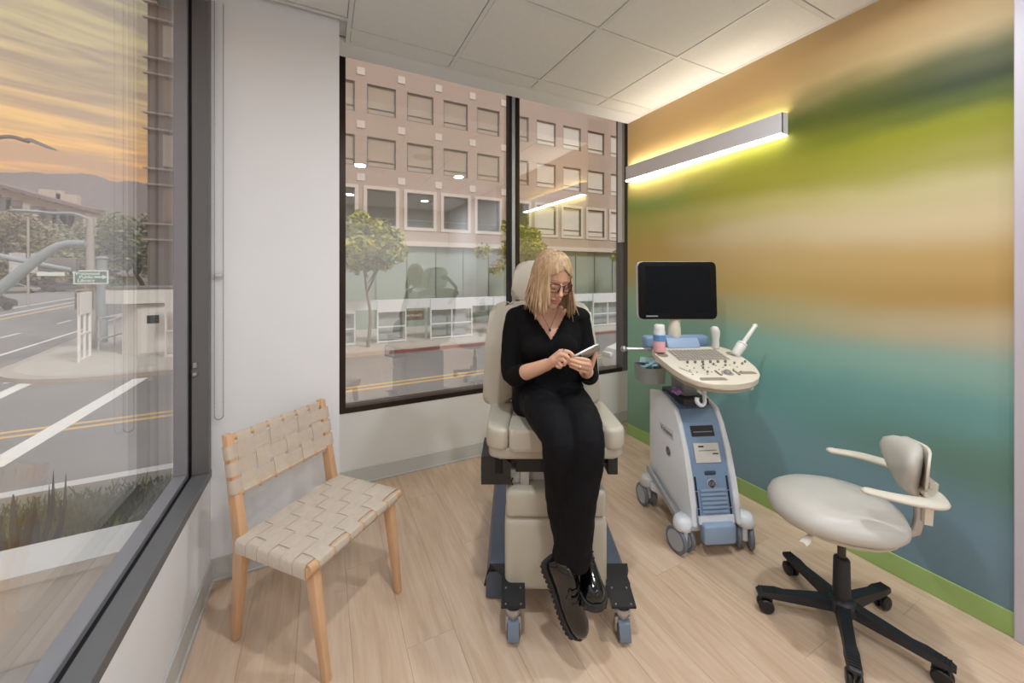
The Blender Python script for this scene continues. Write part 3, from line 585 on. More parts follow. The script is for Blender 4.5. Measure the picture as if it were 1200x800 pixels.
text('console_letters', 'Voluson', .022, KEYD, kb, CP @ Vector((-.165, .16, .0125)), CP.to_3x3() @ Vector((.55, -.83, 0)), CP.to_3x3() @ Vector((.83, .55, 0)))
for x, y, r in ((-.195, .36, .032), (.235, .36, .03)):
    mb = MB(); mb.lathe([(r, .005), (r+.006, .013), (r+.009, .0125), (r+.006, -.03), (r, -.03)], 20, CP @ Matrix.Translation((x, y, 0))); mb.build('holder', CREAM, kb, 50)
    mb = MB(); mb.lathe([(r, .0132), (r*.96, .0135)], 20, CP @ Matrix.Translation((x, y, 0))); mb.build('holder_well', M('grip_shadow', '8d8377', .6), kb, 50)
# hooks under the console and bar at the side
mb = MB(); mb.tube(catmull([(-.075, -.245, .92), (-.075, -.245, .84), (-.08, -.255, .805), (-.105, -.265, .795), (-.125, -.265, .815), (-.123, -.262, .835)], 5), .011, 10, .8); mb.build('hook', USW, us, 60)
mb = MB(); mb.box((.19, -.19, .875), (.05, .03, .05), .01, 3); mb.box((.205, -.195, .855), (.02, .034, .02), .006, 2); mb.build('cable_hook', CREAM, us, 60)
mb = MB(); mb.tube([(-.34, .13, 1.0), (-.19, .11, 1.0)], .010, 12); mb.sphere((-.345, .13, 1.0), .019, 12, 8); mb.build('side_handle', STEEL, us, 60)
# rear console block, touch strip, monitor
mb = MB(); mb.box((-.01, .165, 1.035), (.40, .07, .075), .02, 3); rb = mb.build('rear_console', USB, us, 60)
mb = MB(); mb.box((-.005, .10, 1.025), (.20, .06, .07), .012, 3, Matrix.Rotation(R(-35), 3, 'X')); mb.build('touch_strip', USB2, rb, 60)
mb = MB(); mb.box((-.01, .075, 1.035), (.05, .004, .014), .001, 1, Matrix.Rotation(R(-35), 3, 'X')); mb.build('small_display', M('lcd', '6d7458', .3), rb, 0)
mb = MB(); mb.lathe([(.038, 1.06), (.036, 1.12), (.033, 1.125), (.033, 1.20)], 20, Matrix.Translation((-.01, .17, 0))); mb.build('monitor_neck', M('neck_cream', 'd5cdbb', .3), us, 60)
mo = Matrix.Translation((-.005, .16, 1.345)) @ Matrix.Rotation(R(-6), 4, 'Z') @ Matrix.Rotation(R(-3), 4, 'X') @ Matrix.Rotation(R(90), 4, 'X')
def rr(w, h, r): return arc([(-w/2, -h/2), (w/2, -h/2), (w/2, h/2), (-w/2, h/2)], r, 4)
mb = MB(); mb.prism(rr(.468, .352, .03), -.022, .008, mo, .006, 2); mon = mb.build('monitor', M('monitor_back_white', 'd5d7da', .4), us, 40)
mb = MB(); mb.prism(rr(.466, .346, .03), .0085, .022, mo, .004, 2); mb.build('bezel', M('bezel_black', '0b0b0d', .35, spec=.2), mon, 40)
mb = MB(); mb.prism(rr(.385, .285, .004), .0222, .0228, mo @ Matrix.Translation((.002, .005, 0))); mb.build('screen', M('screen_glass', '04070e', .12, var=0, spec=.15), mon, 0)
mb = MB(); mb.prism(rr(.07, .008, .001), .0222, .0232, mo @ Matrix.Translation((-.155, -.155, 0))); mb.build('monitor_badge', GRYP, mon, 0)
USM = Matrix.Translation(us.location) @ Matrix.Rotation(R(-22), 4, 'Z')
# things resting on the machine
pb = USM @ CP @ Vector((-.195, .40, .016)); gb = empty('gel_bottle', pb); tag(gb, 'clear squeeze bottle with pink gel and blue label standing on the ultrasound console', 'bottle')
mb = MB(); mb.lathe([(.0, 0), (.031, .001), (.033, .006), (.032, .055), (.0315, .06)], 18); mb.build('pink_gel', M('pink_gel', 'e8aeb6', .25, var=.03), gb, 60)
mb = MB(); mb.lathe([(.0325, .06), (.031, .118), (.027, .127)], 18); mb.build('bottle_body', M('clear_bottle', 'd9dde2', .2, var=.02), gb, 60)
mb = MB(); mb.lathe([(.0285, .127), (.0285, .150), (.022, .155)], 18); mb.build('cap', M('bottle_cap', 'e3e1e2', .4, var=.01), gb, 60)
mb = MB(); mb.lathe([(.0333, .062), (.0328, .098)], 18); mb.build('label_band', M('blue_label', '5f8fc4', .5, var=.3, vscale=90), gb, 60)
pr1 = empty('ultrasound_probe', USM @ CP @ Vector((.235, .33, .0145))); tag(pr1, 'long white wand probe slanting out of the right holder of the ultrasound console', 'probe', 'ultrasound probes')
ax = (USM.to_3x3() @ Vector((.80, .25, .78))).normalized()
mb = MB(); mb.tube([ax*t for t in (.0, .005, .075, .09, .10, .22, .232, .24)], [.02, .024, .028, .026, .0125, .0115, .0145, .008], 14); mb.build('probe_body', M('probe_white', 'dcdcd9', .35, var=.01), pr1, 60)
mb = MB(); mb.tube([ax*.075, ax*.078], [.0287, .0287], 14); mb.build('seam', GRYP, pr1, 60)
pr2 = empty('ultrasound_probe', USM @ CP @ Vector((.19, .445, .0125))); tag(pr2, 'short white rounded probe standing at the back of the ultrasound console', 'probe', 'ultrasound probes')
mb = MB(); mb.tube([(0, 0, .0), (0, 0, .01), (0, 0, .05), (.0, 0, .075), (-.004, 0, .10), (-.012, 0, .118), (-.02, 0, .125)], [.018, .022, .02, .024, .027, .024, .01], 14, .8); mb.build('probe_body', M('probe_white', 'dcdcd9', .35, var=.01), pr2, 60)
wp = MB()
for k in range(9):
    a = random.uniform(0, 6.28); wp.box((bkx+.01+random.uniform(-.035, .035), bky+random.uniform(-.05, .05), .86+random.uniform(0, .05)), (.07, .05, .004), .001, 1, Matrix.Rotation(a, 3, 'Z') @ Matrix.Rotation(random.uniform(-.7, .7), 3, 'X'))
for v in wp.bm.verts: v.co = USM @ v.co
tag(wp.build('wipes_pack', M('pale_blue_film', '9cc6d4', .4, var=.15, vscale=60), None, 0), 'crumpled pale blue wipes in the grey basket of the ultrasound machine', 'wipes')
pg = MB()
for k in range(7):
    a = k*.9; pg.tube([Vector((-.05, .06, .745)), Vector((-.05+.02*math.cos(a), .06+.02*math.sin(a), .765)), Vector((-.05+.032*math.cos(a), .06+.034*math.sin(a), .755+.012*(k % 3)))], [.008, .012, .006], 7)
for v in pg.bm.verts: v.co = USM @ v.co
tag(pg.build('purple_glove', M('purple_film', 'b58fd0', .5, var=.1), None, 60), 'small crumpled purple glove lying on the ultrasound cable tray', 'glove')
# ================================================================== doctor's stool
st = empty('office_stool', (1.90, .77, 0), R(-140)); tag(st, 'pale grey swivel stool with curved arms, small backrest and black five-star base', 'stool')
SEATM = M('pale_grey_vinyl', 'c0bdb8', .38, var=.02, bump=.04, bscale=300); STP = M('stool_plastic', 'd3cdc0', .4, var=.015); BASE = M('stool_black', '1e2026', .45, var=.05)
mb = MB(); rings = []
for s_, z in ((.05, .455), (.75, .447), (.93, .455), (1.0, .475), (1.0, .495), (.95, .522), (.82, .540), (.55, .550), (.2, .552), (.02, .552)):
    ring = []
    for k in range(40):
        t = 2*math.pi*k/40; x, y = math.cos(t), math.sin(t); rx = .208; ry = .222
        wx_ = rx*math.copysign(abs(x)**.9, x)*s_; wy_ = ry*math.copysign(abs(y)**.9, y)*s_-.03
        ring.append(Vector((wx_, wy_, z+(.02*(wx_/.22)**2*-.6 if z > .5 else 0)-.012*max(0, -wy_/.2))))
    rings.append(ring)
mb.loft(rings); mb.build('seat', SEATM, st, 180)
mb = MB(); mb.loft([[Vector((.188*s_*math.cos(2*math.pi*k/30), .2*s_*math.sin(2*math.pi*k/30)-.03, z)) for k in range(30)] for s_, z in ((.8, .425), (1, .437), (1.05, .452))]); mb.build('seat_shell', STP, st, 60)
mb = MB(); mb.tube([(.14, -.14, .43), (.17, -.165, .418), (.19, -.18, .415)], [.008, .016, .014], 8, .5); mb.build('lever', STP, st)
mb = MB(); mb.lathe([(.014, .28), (.014, .43)], 14); mb.build('gas_lift', M('gas_lift_steel', '4a4644', .25, metal=.8), st, 50)
mb = MB(); mb.lathe([(.034, .10), (.03, .12), (.027, .28), (.024, .285), (.015, .29)], 20); mb.build('column', BASE, st, 50)
mb = MB(); mb.lathe([(.05, .075), (.055, .09), (.05, .115), (.034, .13)], 20); mb.build('hub', BASE, st, 50)
for k in range(5):
    a = R(65+72*k+140); lg = empty('base_arm', (0, 0, 0)); lg.parent = st; lg.rotation_euler = (0, 0, a)
    mb = MB(); rings = []
    for x, w, z0, z1 in ((.035, .026, .075, .118), (.12, .022, .072, .108), (.2, .02, .07, .097), (.235, .024, .072, .098), (.29, .022, .074, .09), (.305, .016, .074, .084)):
        rings.append([Vector((x, -w, z0)), Vector((x, w, z0)), Vector((x, w*.85, z1)), Vector((x, -w*.85, z1))])
    mb.loft(rings); mb.build('spoke', BASE, lg, 25)
    mb = MB()
    for q in range(6): mb.bb(.232+q*.0115, .232+q*.0115+.005, -.018, .018, .09, .0985-q*.0012)
    mb.build('tread', BLKP, lg, 0)
    for q in (-1, 1):
        mb = MB(); mb.lathe([(.006, -.007), (.024, -.009), (.029, -.005), (.029, .005), (.024, .009), (.006, .007)], 20, Matrix.Translation((.272, q*.014, .029)) @ Matrix.Rotation(R(90), 4, 'X')); mb.build('wheel', M('wheel_black', '17181b', .35), lg, 60)
    mb = MB(); mb.lathe([(.008, .045), (.008, .08)], 10, Matrix.Translation((.285, 0, 0))); mb.box((.268, 0, .052), (.045, .012, .02), .004, 2); mb.build('wheel_fork', BASE, lg)
# back support
mb = MB(); mb.tube([(0, .14, .44), (0, .205, .44), (0, .228, .455), (0, .236, .50), (0, .24, .60)], .010, 10, 1.8); mb.build('back_bracket', STEEL, st, 60)
mb = MB(); mb.loft([[Vector((x, y, z)) for x, y in ((-w, yy-.012), (w, yy-.012), (w, yy+.012), (-w, yy+.012))] for w, yy, z in ((.028, .25, .50), (.03, .252, .56), (.045, .254, .62), (.05, .256, .67))]); mb.build('back_stem', STP, st, 40)
mb = MB(); mb.lathe([(.016, -.02), (.02, -.015), (.02, .015), (.014, .02)], 14, Matrix.Translation((-.0, .285, .60)) @ Matrix.Rotation(R(90), 4, 'Y')); mb.build('tension_knob', STP, st, 50)
mb = MB(); rings = []
for z, w, yy, th in ((.60, .025, .215, .016), (.612, .045, .208, .026), (.64, .056, .200, .032), (.67, .072, .197, .036), (.705, .098, .197, .038), (.74, .112, .20, .038), (.77, .104, .205, .034), (.79, .076, .212, .026), (.802, .03, .218, .012)):
    rings.append([Vector((w*math.cos(t), yy+th*math.sin(t)-1.1*(abs(w*math.cos(t))**1.6), z)) for t in [2*math.pi*k/28 for k in range(28)]])
mb.loft(rings); mb.build('backrest', SEATM, st, 180)
mb = MB(); rings = []
for z, w, yy in ((.61, .055, .238), (.64, .065, .236), (.70, .102, .238), (.74, .117, .24), (.775, .105, .243), (.79, .08, .246)):
    rings.append([Vector((w*q, yy-1.1*(abs(w*q)**1.6)+o_, z)) for q, o_ in [(-1, 0), (-.6, 0), (-.3, 0), (0, 0), (.3, 0), (.6, 0), (1, 0), (1, .008), (.6, .01), (.3, .012), (0, .013), (-.3, .012), (-.6, .01), (-1, .008)]])
mb.loft(rings); mb.build('back_shell', STP, st, 60)
for s in (-1, 1):
    pth = catmull([(s*.0, .245, .632), (s*.08, .243, .634), (s*.145, .215, .638), (s*.172, .14, .646), (s*.176, .085, .650), (s*.172, .025, .653)], 5)
    mb = MB(); mb.tube(pth, [.031 if i < 12 else max(.022, .031-.0007*(i-12)) for i in range(len(pth))], 14, .45, up=(0, 0, 1)); mb.sphere(pth[-1], (.022, .026, .0115), 14, 8); mb.build('armrest', STP, st, 60)
# ================================================================== seated person (frame: right, depth, height)
PO = Vector((.18, 1.75, 0))
pe = empty('person', cam_frame(PO), -TH); tag(pe, 'person in black V-neck top, black trousers and glossy shoes sitting and tapping a phone', 'person')
SKIN = M('skin', 'd8ab93', .5, var=.05, vscale=40, sss=.12, spec=.4); LIP = M('lip', 'bd7f72', .45, var=.03, sss=.1)
HAIR = M('blond_hair', 'ad9070', .45, var=.5, vscale=10, stretch=(11, 11, .6), spec=.45)
KNIT = M('black_knit', '09090b', .9, var=.1, vscale=20, bump=.15, bscale=500, spec=.2); TROU = M('black_cloth', '0a0a0f', .8, var=.1, bump=.1, bscale=400, spec=.2)
PATENT = M('patent_leather', '040405', .12, var=0, spec=.5, coat=.35); RUBBER = M('sole_rubber', '26262b', .7, var=.05)
def Q(p): return Vector(p)-PO
def qs(ps): return [Q(p) for p in ps]
HC = Vector((.178, 1.715, 1.428))
HM = Matrix.Translation(Q(HC)) @ Matrix.Rotation(R(24), 4, 'Z') @ Matrix.Rotation(R(24), 4, 'X') @ Matrix.Rotation(R(2), 4, 'Y')
torso = [(.79, .172, 1.815, .165, .115), (.87, .172, 1.81, .165, .12), (.93, .172, 1.80, .147, .11), (.98, .172, 1.80, .137, .10), (1.05, .172, 1.80, .138, .105), (1.12, .172, 1.80, .146, .11), (1.19, .172, 1.815, .152, .098), (1.235, .172, 1.83, .145, .078), (1.268, .172, 1.835, .105, .062), (1.295, .172, 1.825, .062, .054)]
def add_torso(mb, g, z0=0, z1=9):
    mb.loft([[Q(p) for p in ell((r, d, z), a+g, b+g, 28, 2.3)] for z, r, d, a, b in torso if z0 <= z <= z1])
    for s in (-1, 1): mb.sphere(Q((.172+s*.062, 1.722, 1.108)), (.06+g, .052+g, .058+g), 16, 10)
armR = [(.022, 1.825, 1.235), (.0, 1.80, 1.13), (.002, 1.735, .985), (.075, 1.645, 1.022), (.153, 1.575, 1.07)]
armL = [(.322, 1.825, 1.235), (.348, 1.82, 1.12), (.357, 1.76, .985), (.335, 1.665, 1.01), (.306, 1.60, 1.04)]
RA = [.046, .041, .039, .034, .025]
hips = [(.105, 1.80, .862), (.255, 1.80, .862)]
legR = [(.105, 1.80, .862), (.14, 1.60, .862), (.178, 1.425, .825), (.182, 1.42, .70), (.20, 1.46, .55), (.235, 1.50, .40), (.265, 1.51, .335)]
legL = [(.255, 1.80, .862), (.268, 1.60, .868), (.280, 1.415, .838), (.262, 1.39, .70), (.247, 1.40, .56), (.232, 1.425, .42), (.222, 1.43, .365)]
# ---- body: one continuous surface
mb = MB(); add_torso(mb, 0)
for A in (armR, armL): mb.tube(catmull(qs(A), 5), [RA[min(i//5, 4)]+(RA[min(i//5+1, 4)]-RA[min(i//5, 4)])*(i % 5)/5 for i in range(21)], 14); mb.sphere(Q(A[0]), .05, 14, 8)
for Lg in (legR, legL): mb.tube(catmull(qs(Lg), 4), [.075-.04*i/24 for i in range(25)], 12)
mb.tube([Q((.172, 1.83, 1.25)), Q((.173, 1.805, 1.32)), Q((.177, 1.76, 1.39))], [.06, .049, .05], 16)
# head
prof = [(.114, .012, -.03, .035), (.107, .038, -.05, .06), (.09, .057, -.073, .08), (.06, .069, -.087, .094), (.028, .0735, -.091, .099), (0, .072, -.090, .098), (-.03, .068, -.087, .085), (-.055, .062, -.085, .06), (-.075, .054, -.084, .035), (-.095, .042, -.081, .0), (-.110, .028, -.076, -.025), (-.117, .014, -.068, -.042)]
mb.loft([[HM @ p for p in ell((0, (f_+b_)/2, z), w, (b_-f_)/2, 24, 2.25)] for z, w, f_, b_ in prof])
mb.tube([HM @ Vector(p) for p in ((0, -.084, .014), (0, -.097, -.012), (0, -.108, -.034), (0, -.102, -.045))], [.008, .0085, .011, .008], 10)
for s in (-1, 1):
    mb.sphere(HM @ Vector((s*.011, -.097, -.041)), .0085, 10, 6); mb.sphere(HM @ Vector((s*.031, -.074, -.004)), .0145, 12, 8)
    mb.sphere(HM @ Vector((s*.044, -.062, -.032)), .022, 12, 8); mb.tube([HM @ Vector((s*.012, -.087, .019)), HM @ Vector((s*.032, -.081, .022)), HM @ Vector((s*.05, -.066, .016))], [.008, .008, .006], 8)
    mb.tube([HM @ Vector((s*.070, .0, .012)), HM @ Vector((s*.079, .012, .008)), HM @ Vector((s*.077, .012, -.02)), HM @ Vector((s*.070, .004, -.034))], [.008, .010, .009, .006], 8)
mb.tube([HM @ Vector((x, -.083-.010*(1-(x/.026)**2), -.0665+.002*abs(x)/.02)) for x in (-.024, -.014, -.004, .004, .014, .024)], [.003, .0048, .0055, .0055, .0048, .003], 8)
mb.tube([HM @ Vector((x, -.081-.010*(1-(x/.026)**2), -.0795+.004*abs(x)/.02)) for x in (-.021, -.012, 0, .012, .021)], [.003, .0055, .0065, .0055, .003], 8)
mb.sphere(HM @ Vector((0, -.070, -.104)), (.02, .017, .015), 12, 8)
# hands: palm plus five fingers each
def hand(wrist, knuckles, fingers, thumb, rad=.0078):
    w = rd(*wrist); ks = [rd(*k) for k in knuckles]
    pr = [w, (w*.55+sum(ks, Vector())/4*.45), sum(ks, Vector())/4]
    for k in ks: mb.tube(qs([w, w.lerp(k, .55), k]), [.019, .0155, .0098], 10)
    mb.tube(qs([w, (w+ks[0]+ks[3])/3, (ks[0]+ks[1]+ks[2]+ks[3])/4]), [.02, .022, .012], 12)
    for i, fg in enumerate(fingers):
        p = [rd(*q) for q in fg]; s = (1, 1.03, .98, .86)[i]
        mb.tube(qs(catmull(p, 4)), [rad*s*(1.12-.30*j/12) for j in range(13)], 9); mb.sphere(Q(p[-1]), rad*s*.82, 9, 6)
    p = [rd(*q) for q in thumb]; mb.tube(qs(catmull(p, 4)), [rad*(1.6-.65*j/12) for j in range(13)], 9); mb.sphere(Q(p[-1]), rad*.95, 9, 6)
hand((641, 428, 1.575), [(658, 410.5, 1.53), (657, 415.5, 1.522), (656, 420.5, 1.527), (653.5, 424.5, 1.538)],
     [[(658, 410.5, 1.53), (667, 412.5, 1.51), (672, 416.5, 1.512), (675.5, 420, 1.522)], [(657, 415.5, 1.522), (664.5, 417.5, 1.497), (666, 422, 1.507), (661.5, 423, 1.523)],
      [(656, 420.5, 1.527), (661.5, 422.5, 1.50), (661.5, 427, 1.51), (657, 427, 1.525)], [(653.5, 424.5, 1.538), (657.5, 427, 1.515), (656.5, 430.5, 1.522), (652.5, 429.5, 1.533)]],
     [(645, 421, 1.585), (655, 417, 1.573), (663, 417.5, 1.556), (669, 420, 1.545)])
hand((687.5, 436, 1.60), [(690, 422.5, 1.525), (690, 427, 1.522), (689, 431.5, 1.527), (687, 435.5, 1.537)],
     [[(690, 422.5, 1.525), (682.5, 420.5, 1.500), (675, 419.5, 1.502), (668, 418, 1.522)], [(690, 427, 1.522), (681.5, 425.5, 1.497), (673, 422.8, 1.500), (665.5, 421.5, 1.518)],
      [(689, 431.5, 1.527), (680, 429.8, 1.500), (672, 426.8, 1.502), (665.5, 425.5, 1.518)], [(687, 435.5, 1.537), (679.5, 433.6, 1.512), (673, 430.8, 1.510), (668, 429.2, 1.52)]],
     [(692, 431, 1.575), (695, 423, 1.56), (697, 417, 1.553), (698.5, 413, 1.553)])
me = remesh(mb, 'body', .0027, 3, .5)
HI = HM.inverted(); me.materials.append(SKIN); me.materials.append(LIP)
for v in me.vertices:           # eye sockets and mouth opening
    q = HI @ v.co
    if q.y < -.03 and q.length < .16:
        d = 0
        for s in (-1, 1): d += .007*math.exp(-(((q.x-s*.0165)/.010)**2+((q.z-.004)/.012)**2))+.004*math.exp(-(((q.x-s*.031)/.016)**2+((q.z-.012)/.005)**2))
        d += .005*math.exp(-((q.x/.016)**2+((q.z+.0725)/.0022)**2))
        q.y += d; v.co = HM @ q
for p in me.polygons:
    q = HI @ p.center
    if q.y < -.076 and abs(q.x) < .023 and -.0865 < q.z < -.060 and abs(q.z+.0728) < .0125*(1-(q.x/.026)**2)+.001: p.material_index = 1
mkobj('body', me, None, pe, 180)
# face details
DARKH = M('brow_hair', '7a5a3c', .7, var=.1); LASH = M('lash', '2a1c15', .7, var=0)
for s in (-1, 1):
    mb = MB(); mb.tube([HM @ Vector((s*x, y, z)) for x, y, z in ((.013, -.0955, .0255), (.026, -.0925, .0285), (.038, -.083, .027), (.049, -.071, .020))], [.0013, .0018, .0016, .0008], 6); mb.build('eyebrow', DARKH, pe, 60)
    mb = MB(); mb.tube([HM @ Vector((s*x, y, z)) for x, y, z in ((.018, -.0855, -.008), (.025, -.0895, -.0125), (.032, -.0895, -.0135), (.039, -.0865, -.0115), (.0445, -.080, -.006))], [.0006, .0014, .0016, .0014, .0006], 6); mb.build('eyelash', LASH, pe, 60)
# glasses
GLF = M('tortoise_frame', '3a2018', .25, var=.5, vscale=60, spec=.6)
gl_ = empty('glasses'); gl_.parent = pe
for s in (-1, 1):
    mb = MB(); pts = []
    for x, z in arc([(.0085, .014), (.055, .016), (.053, -.023), (.014, -.024)], .012, 5):
        pts.append(HM @ Vector((s*x, -.104+.35*max(0, x-.012)**1.0*.55, z)))
    pts.append(pts[0]); mb.tube(pts, .0021, 6, 1.3); mb.build('rim', GLF, gl_, 60)
    mb = MB(); q = pts[:-1]; c = sum(q, Vector())/len(q); mb.add(q+[p+HM.to_3x3() @ Vector((0, .0008, 0)) for p in q], [tuple(range(len(q))), tuple(range(2*len(q)-1, len(q)-1, -1))]); mb.build('lens', glass('spectacle_lens_%d' % (s+1), (.98, .97, .96, 1), .02), gl_, 0)
    mb = MB(); mb.tube([HM @ Vector((s*x, y, z)) for x, y, z in ((.054, -.089, .008), (.064, -.075, .010), (.075, -.02, .012), (.079, .015, .010), (.077, .03, -.005))], .0017, 6, 1.4); mb.build('temple', GLF, gl_, 60)
mb = MB(); mb.tube([HM @ Vector(p) for p in ((-.009, -.105, .006), (0, -.1075, .009), (.009, -.105, .006))], .0018, 6); mb.build('bridge', GLF, gl_, 60)
# ---- sweater
mb = MB(); add_torso(mb, .008, .9, 1.28)
mb.loft([[Q(p) for p in ell((.172, 1.805, z), a, b, 28, 2.3)] for z, a, b in ((.885, .166, .128), (.92, .165, .128), (.96, .152, .118), (1.0, .148, .114))])
for A, sg in ((armR, -1), (armL, 1)):
    P_ = catmull(qs(A), 5); rr_ = [RA[min(i//5, 4)]+(RA[min(i//5+1, 4)]-RA[min(i//5, 4)])*(i % 5)/5+.0085 for i in range(21)]
    k = 15 if sg < 0 else 18
    mb.tube(P_[:k], rr_[:k], 16); mb.sphere(Q(A[0]), (.057, .057, .052), 16, 10)
    mb.tube([Q((.172+sg*.07, 1.83, 1.262)), Q((.172+sg*.115, 1.83, 1.255)), Q(A[0])], [.038, .046, .05], 12)
me = remesh(mb, 'sweater', .005, 4, .5)
bm = bmesh.new(); bm.from_mesh(me)
kill = []
for fce in bm.faces:
    c = fce.calc_center_median()+PO; dx = abs(c.x-.176)
    if (c.y < 1.82 and c.z > 1.150+1.42*dx and dx < .11) or (c.y >= 1.82 and c.z > 1.262+.25*dx and dx < .115): kill.append(fce)
bmesh.ops.delete(bm, geom=kill, context='FACES')
for v in bm.verts:
    n_ = mnoise.noise(Vector((v.co.x*10, v.co.y*10, v.co.z*22))); v.co += v.normal*.0028*n_
bm.to_mesh(me); bm.free(); o = mkobj('sweater', me, KNIT, pe, 180); sm = o.modifiers.new('thick', 'SOLIDIFY'); sm.thickness = .003; sm.offset = -1
# ---- trousers
mb = MB(); mb.loft([[Q(p) for p in ell((.178, 1.805, z), a, b, 28, 2.4)] for z, a, b in ((.79, .168, .12), (.84, .178, .13), (.88, .172, .13), (.91, .158, .123), (.925, .155, .12))])
TR = [.092, .086, .07, .063, .064, .072, .074]
for Lg in (legR, legL):
    Lg = [Vector(p) for p in Lg]; n_ = 6
    if Lg is not None: Lg = Lg[:6]+[Lg[5]+(Lg[5]-Lg[4]).normalized()*(.012 if Lg[0].x < .2 else .055)]
    P_ = catmull(qs(Lg), 5); mb.tube(P_, [TR[min(i//5, 6)]+(TR[min(i//5+1, 6)]-TR[min(i//5, 6)])*(i % 5)/5 for i in range(len(P_))], 18)
me = remesh(mb, 'trousers', .006, 3, .5)
nrs = [v.normal.copy() for v in me.vertices]
for v, nr in zip(me.vertices, nrs):
    q = v.co; v.co = q+nr*(.006*mnoise.noise(Vector((q.x*14, q.y*9, q.z*7)))+.003*mnoise.noise(Vector((q.x*30, q.y*24, q.z*20))))
tro = mkobj('trousers', me, TROU, pe, 180)
mb = MB(); mb.loft([[Q(p) for p in ell((.178, 1.805, z), .158+g, .122+g, 30, 2.4)] for z, g in ((.893, .0075), (.922, .0035), (.922, .001), (.893, .003))]); mb.build('waistband', TROU, tro, 60)
# ---- shoes
def shoe(heel, toe, up, width, name='shoe'):
    h, t = Q(heel), Q(toe); ax_ = t-h; Ln = ax_.length; ax_.normalize(); upv = Vector(up); upv = (upv-ax_*upv.dot(ax_)).normalized(); sd_ = ax_.cross(upv)
    def S(a, s, z): return h+ax_*a*Ln+sd_*s+upv*z
    w = width/2; mb = MB(); rings = []
    for a, ww, top in ((-.01, .55, .075), (.04, .74, .10), (.14, .80, .105), (.28, .80, .10), (.40, .84, .082), (.55, .96, .064), (.72, 1.0, .052), (.86, .92, .046), (.95, .70, .036), (1.0, .36, .022)):
        rings.append([S(a, w*ww*math.cos(q)*(1 if math.sin(q) < .2 else .92), (top if math.sin(q) > 0 else .004)*max(math.sin(q), -.4)+.004) for q in [2*math.pi*k/20 for k in range(20)]])
    mb.loft(rings); sh = mb.build(name, PATENT, pe, 180)
    mb = MB(); out_ = []
    for a, ww in ((-.03, .3), (-.02, .7), (.06, .92), (.25, .88), (.42, .88), (.6, 1.02), (.75, 1.06), (.88, .98), (.97, .76), (1.02, .4), (1.03, .1)): out_.append((a, ww))
    ol = [(a, w*ww) for a, ww in out_]+[(a, -w*ww) for a, ww in out_[::-1]]
    mb.loft([[S(a, s_, z) for a, s_ in ol] for z in (-.024, -.004, .006)]); so_ = mb.build('sole', RUBBER, sh, 40)
    mb = MB()
    for k in range(15):
        a = .02+k*.066; i_ = [(x, y) for x, y in out_]; ww = 1.0
        for (a0, w0), (a1, w1) in zip(out_, out_[1:]):
            if a0 <= a <= a1: ww = w0+(w1-w0)*(a-a0)/(a1-a0)
        for s_ in (-1, 1): mb.loft([[S(a+da, s_*(w*ww+o_), z) for da, o_ in ((-.016, -.008), (.016, -.008), (.016, .003), (-.016, .003))] for z in (-.028, -.008)])
    tr_ = mb.build('tread', RUBBER, so_, 0); tr_['kind'] = 'stuff'
    mb = MB()
    for k in range(4):
        a = .36+k*.075; z_ = .094-.012*k; mb.tube([S(a, -.022, z_-.008), S(a+.02, 0, z_+.003), S(a, .022, z_-.008)], .0028, 6)
    mb.tube([S(.36, .0, .097), S(.34, .03, .085), S(.39, .04, .07)], .0025, 6); mb.build('lace', M('lace_black', '0b0b0b', .6), sh, 60)
    return sh
shoe((.150, 1.452, .345), (.256, 1.375, .125), (.55, -.80, .25), .090)
shoe((.283, 1.545, .300), (.303, 1.345, .262), (.05, -.25, 1), .094)
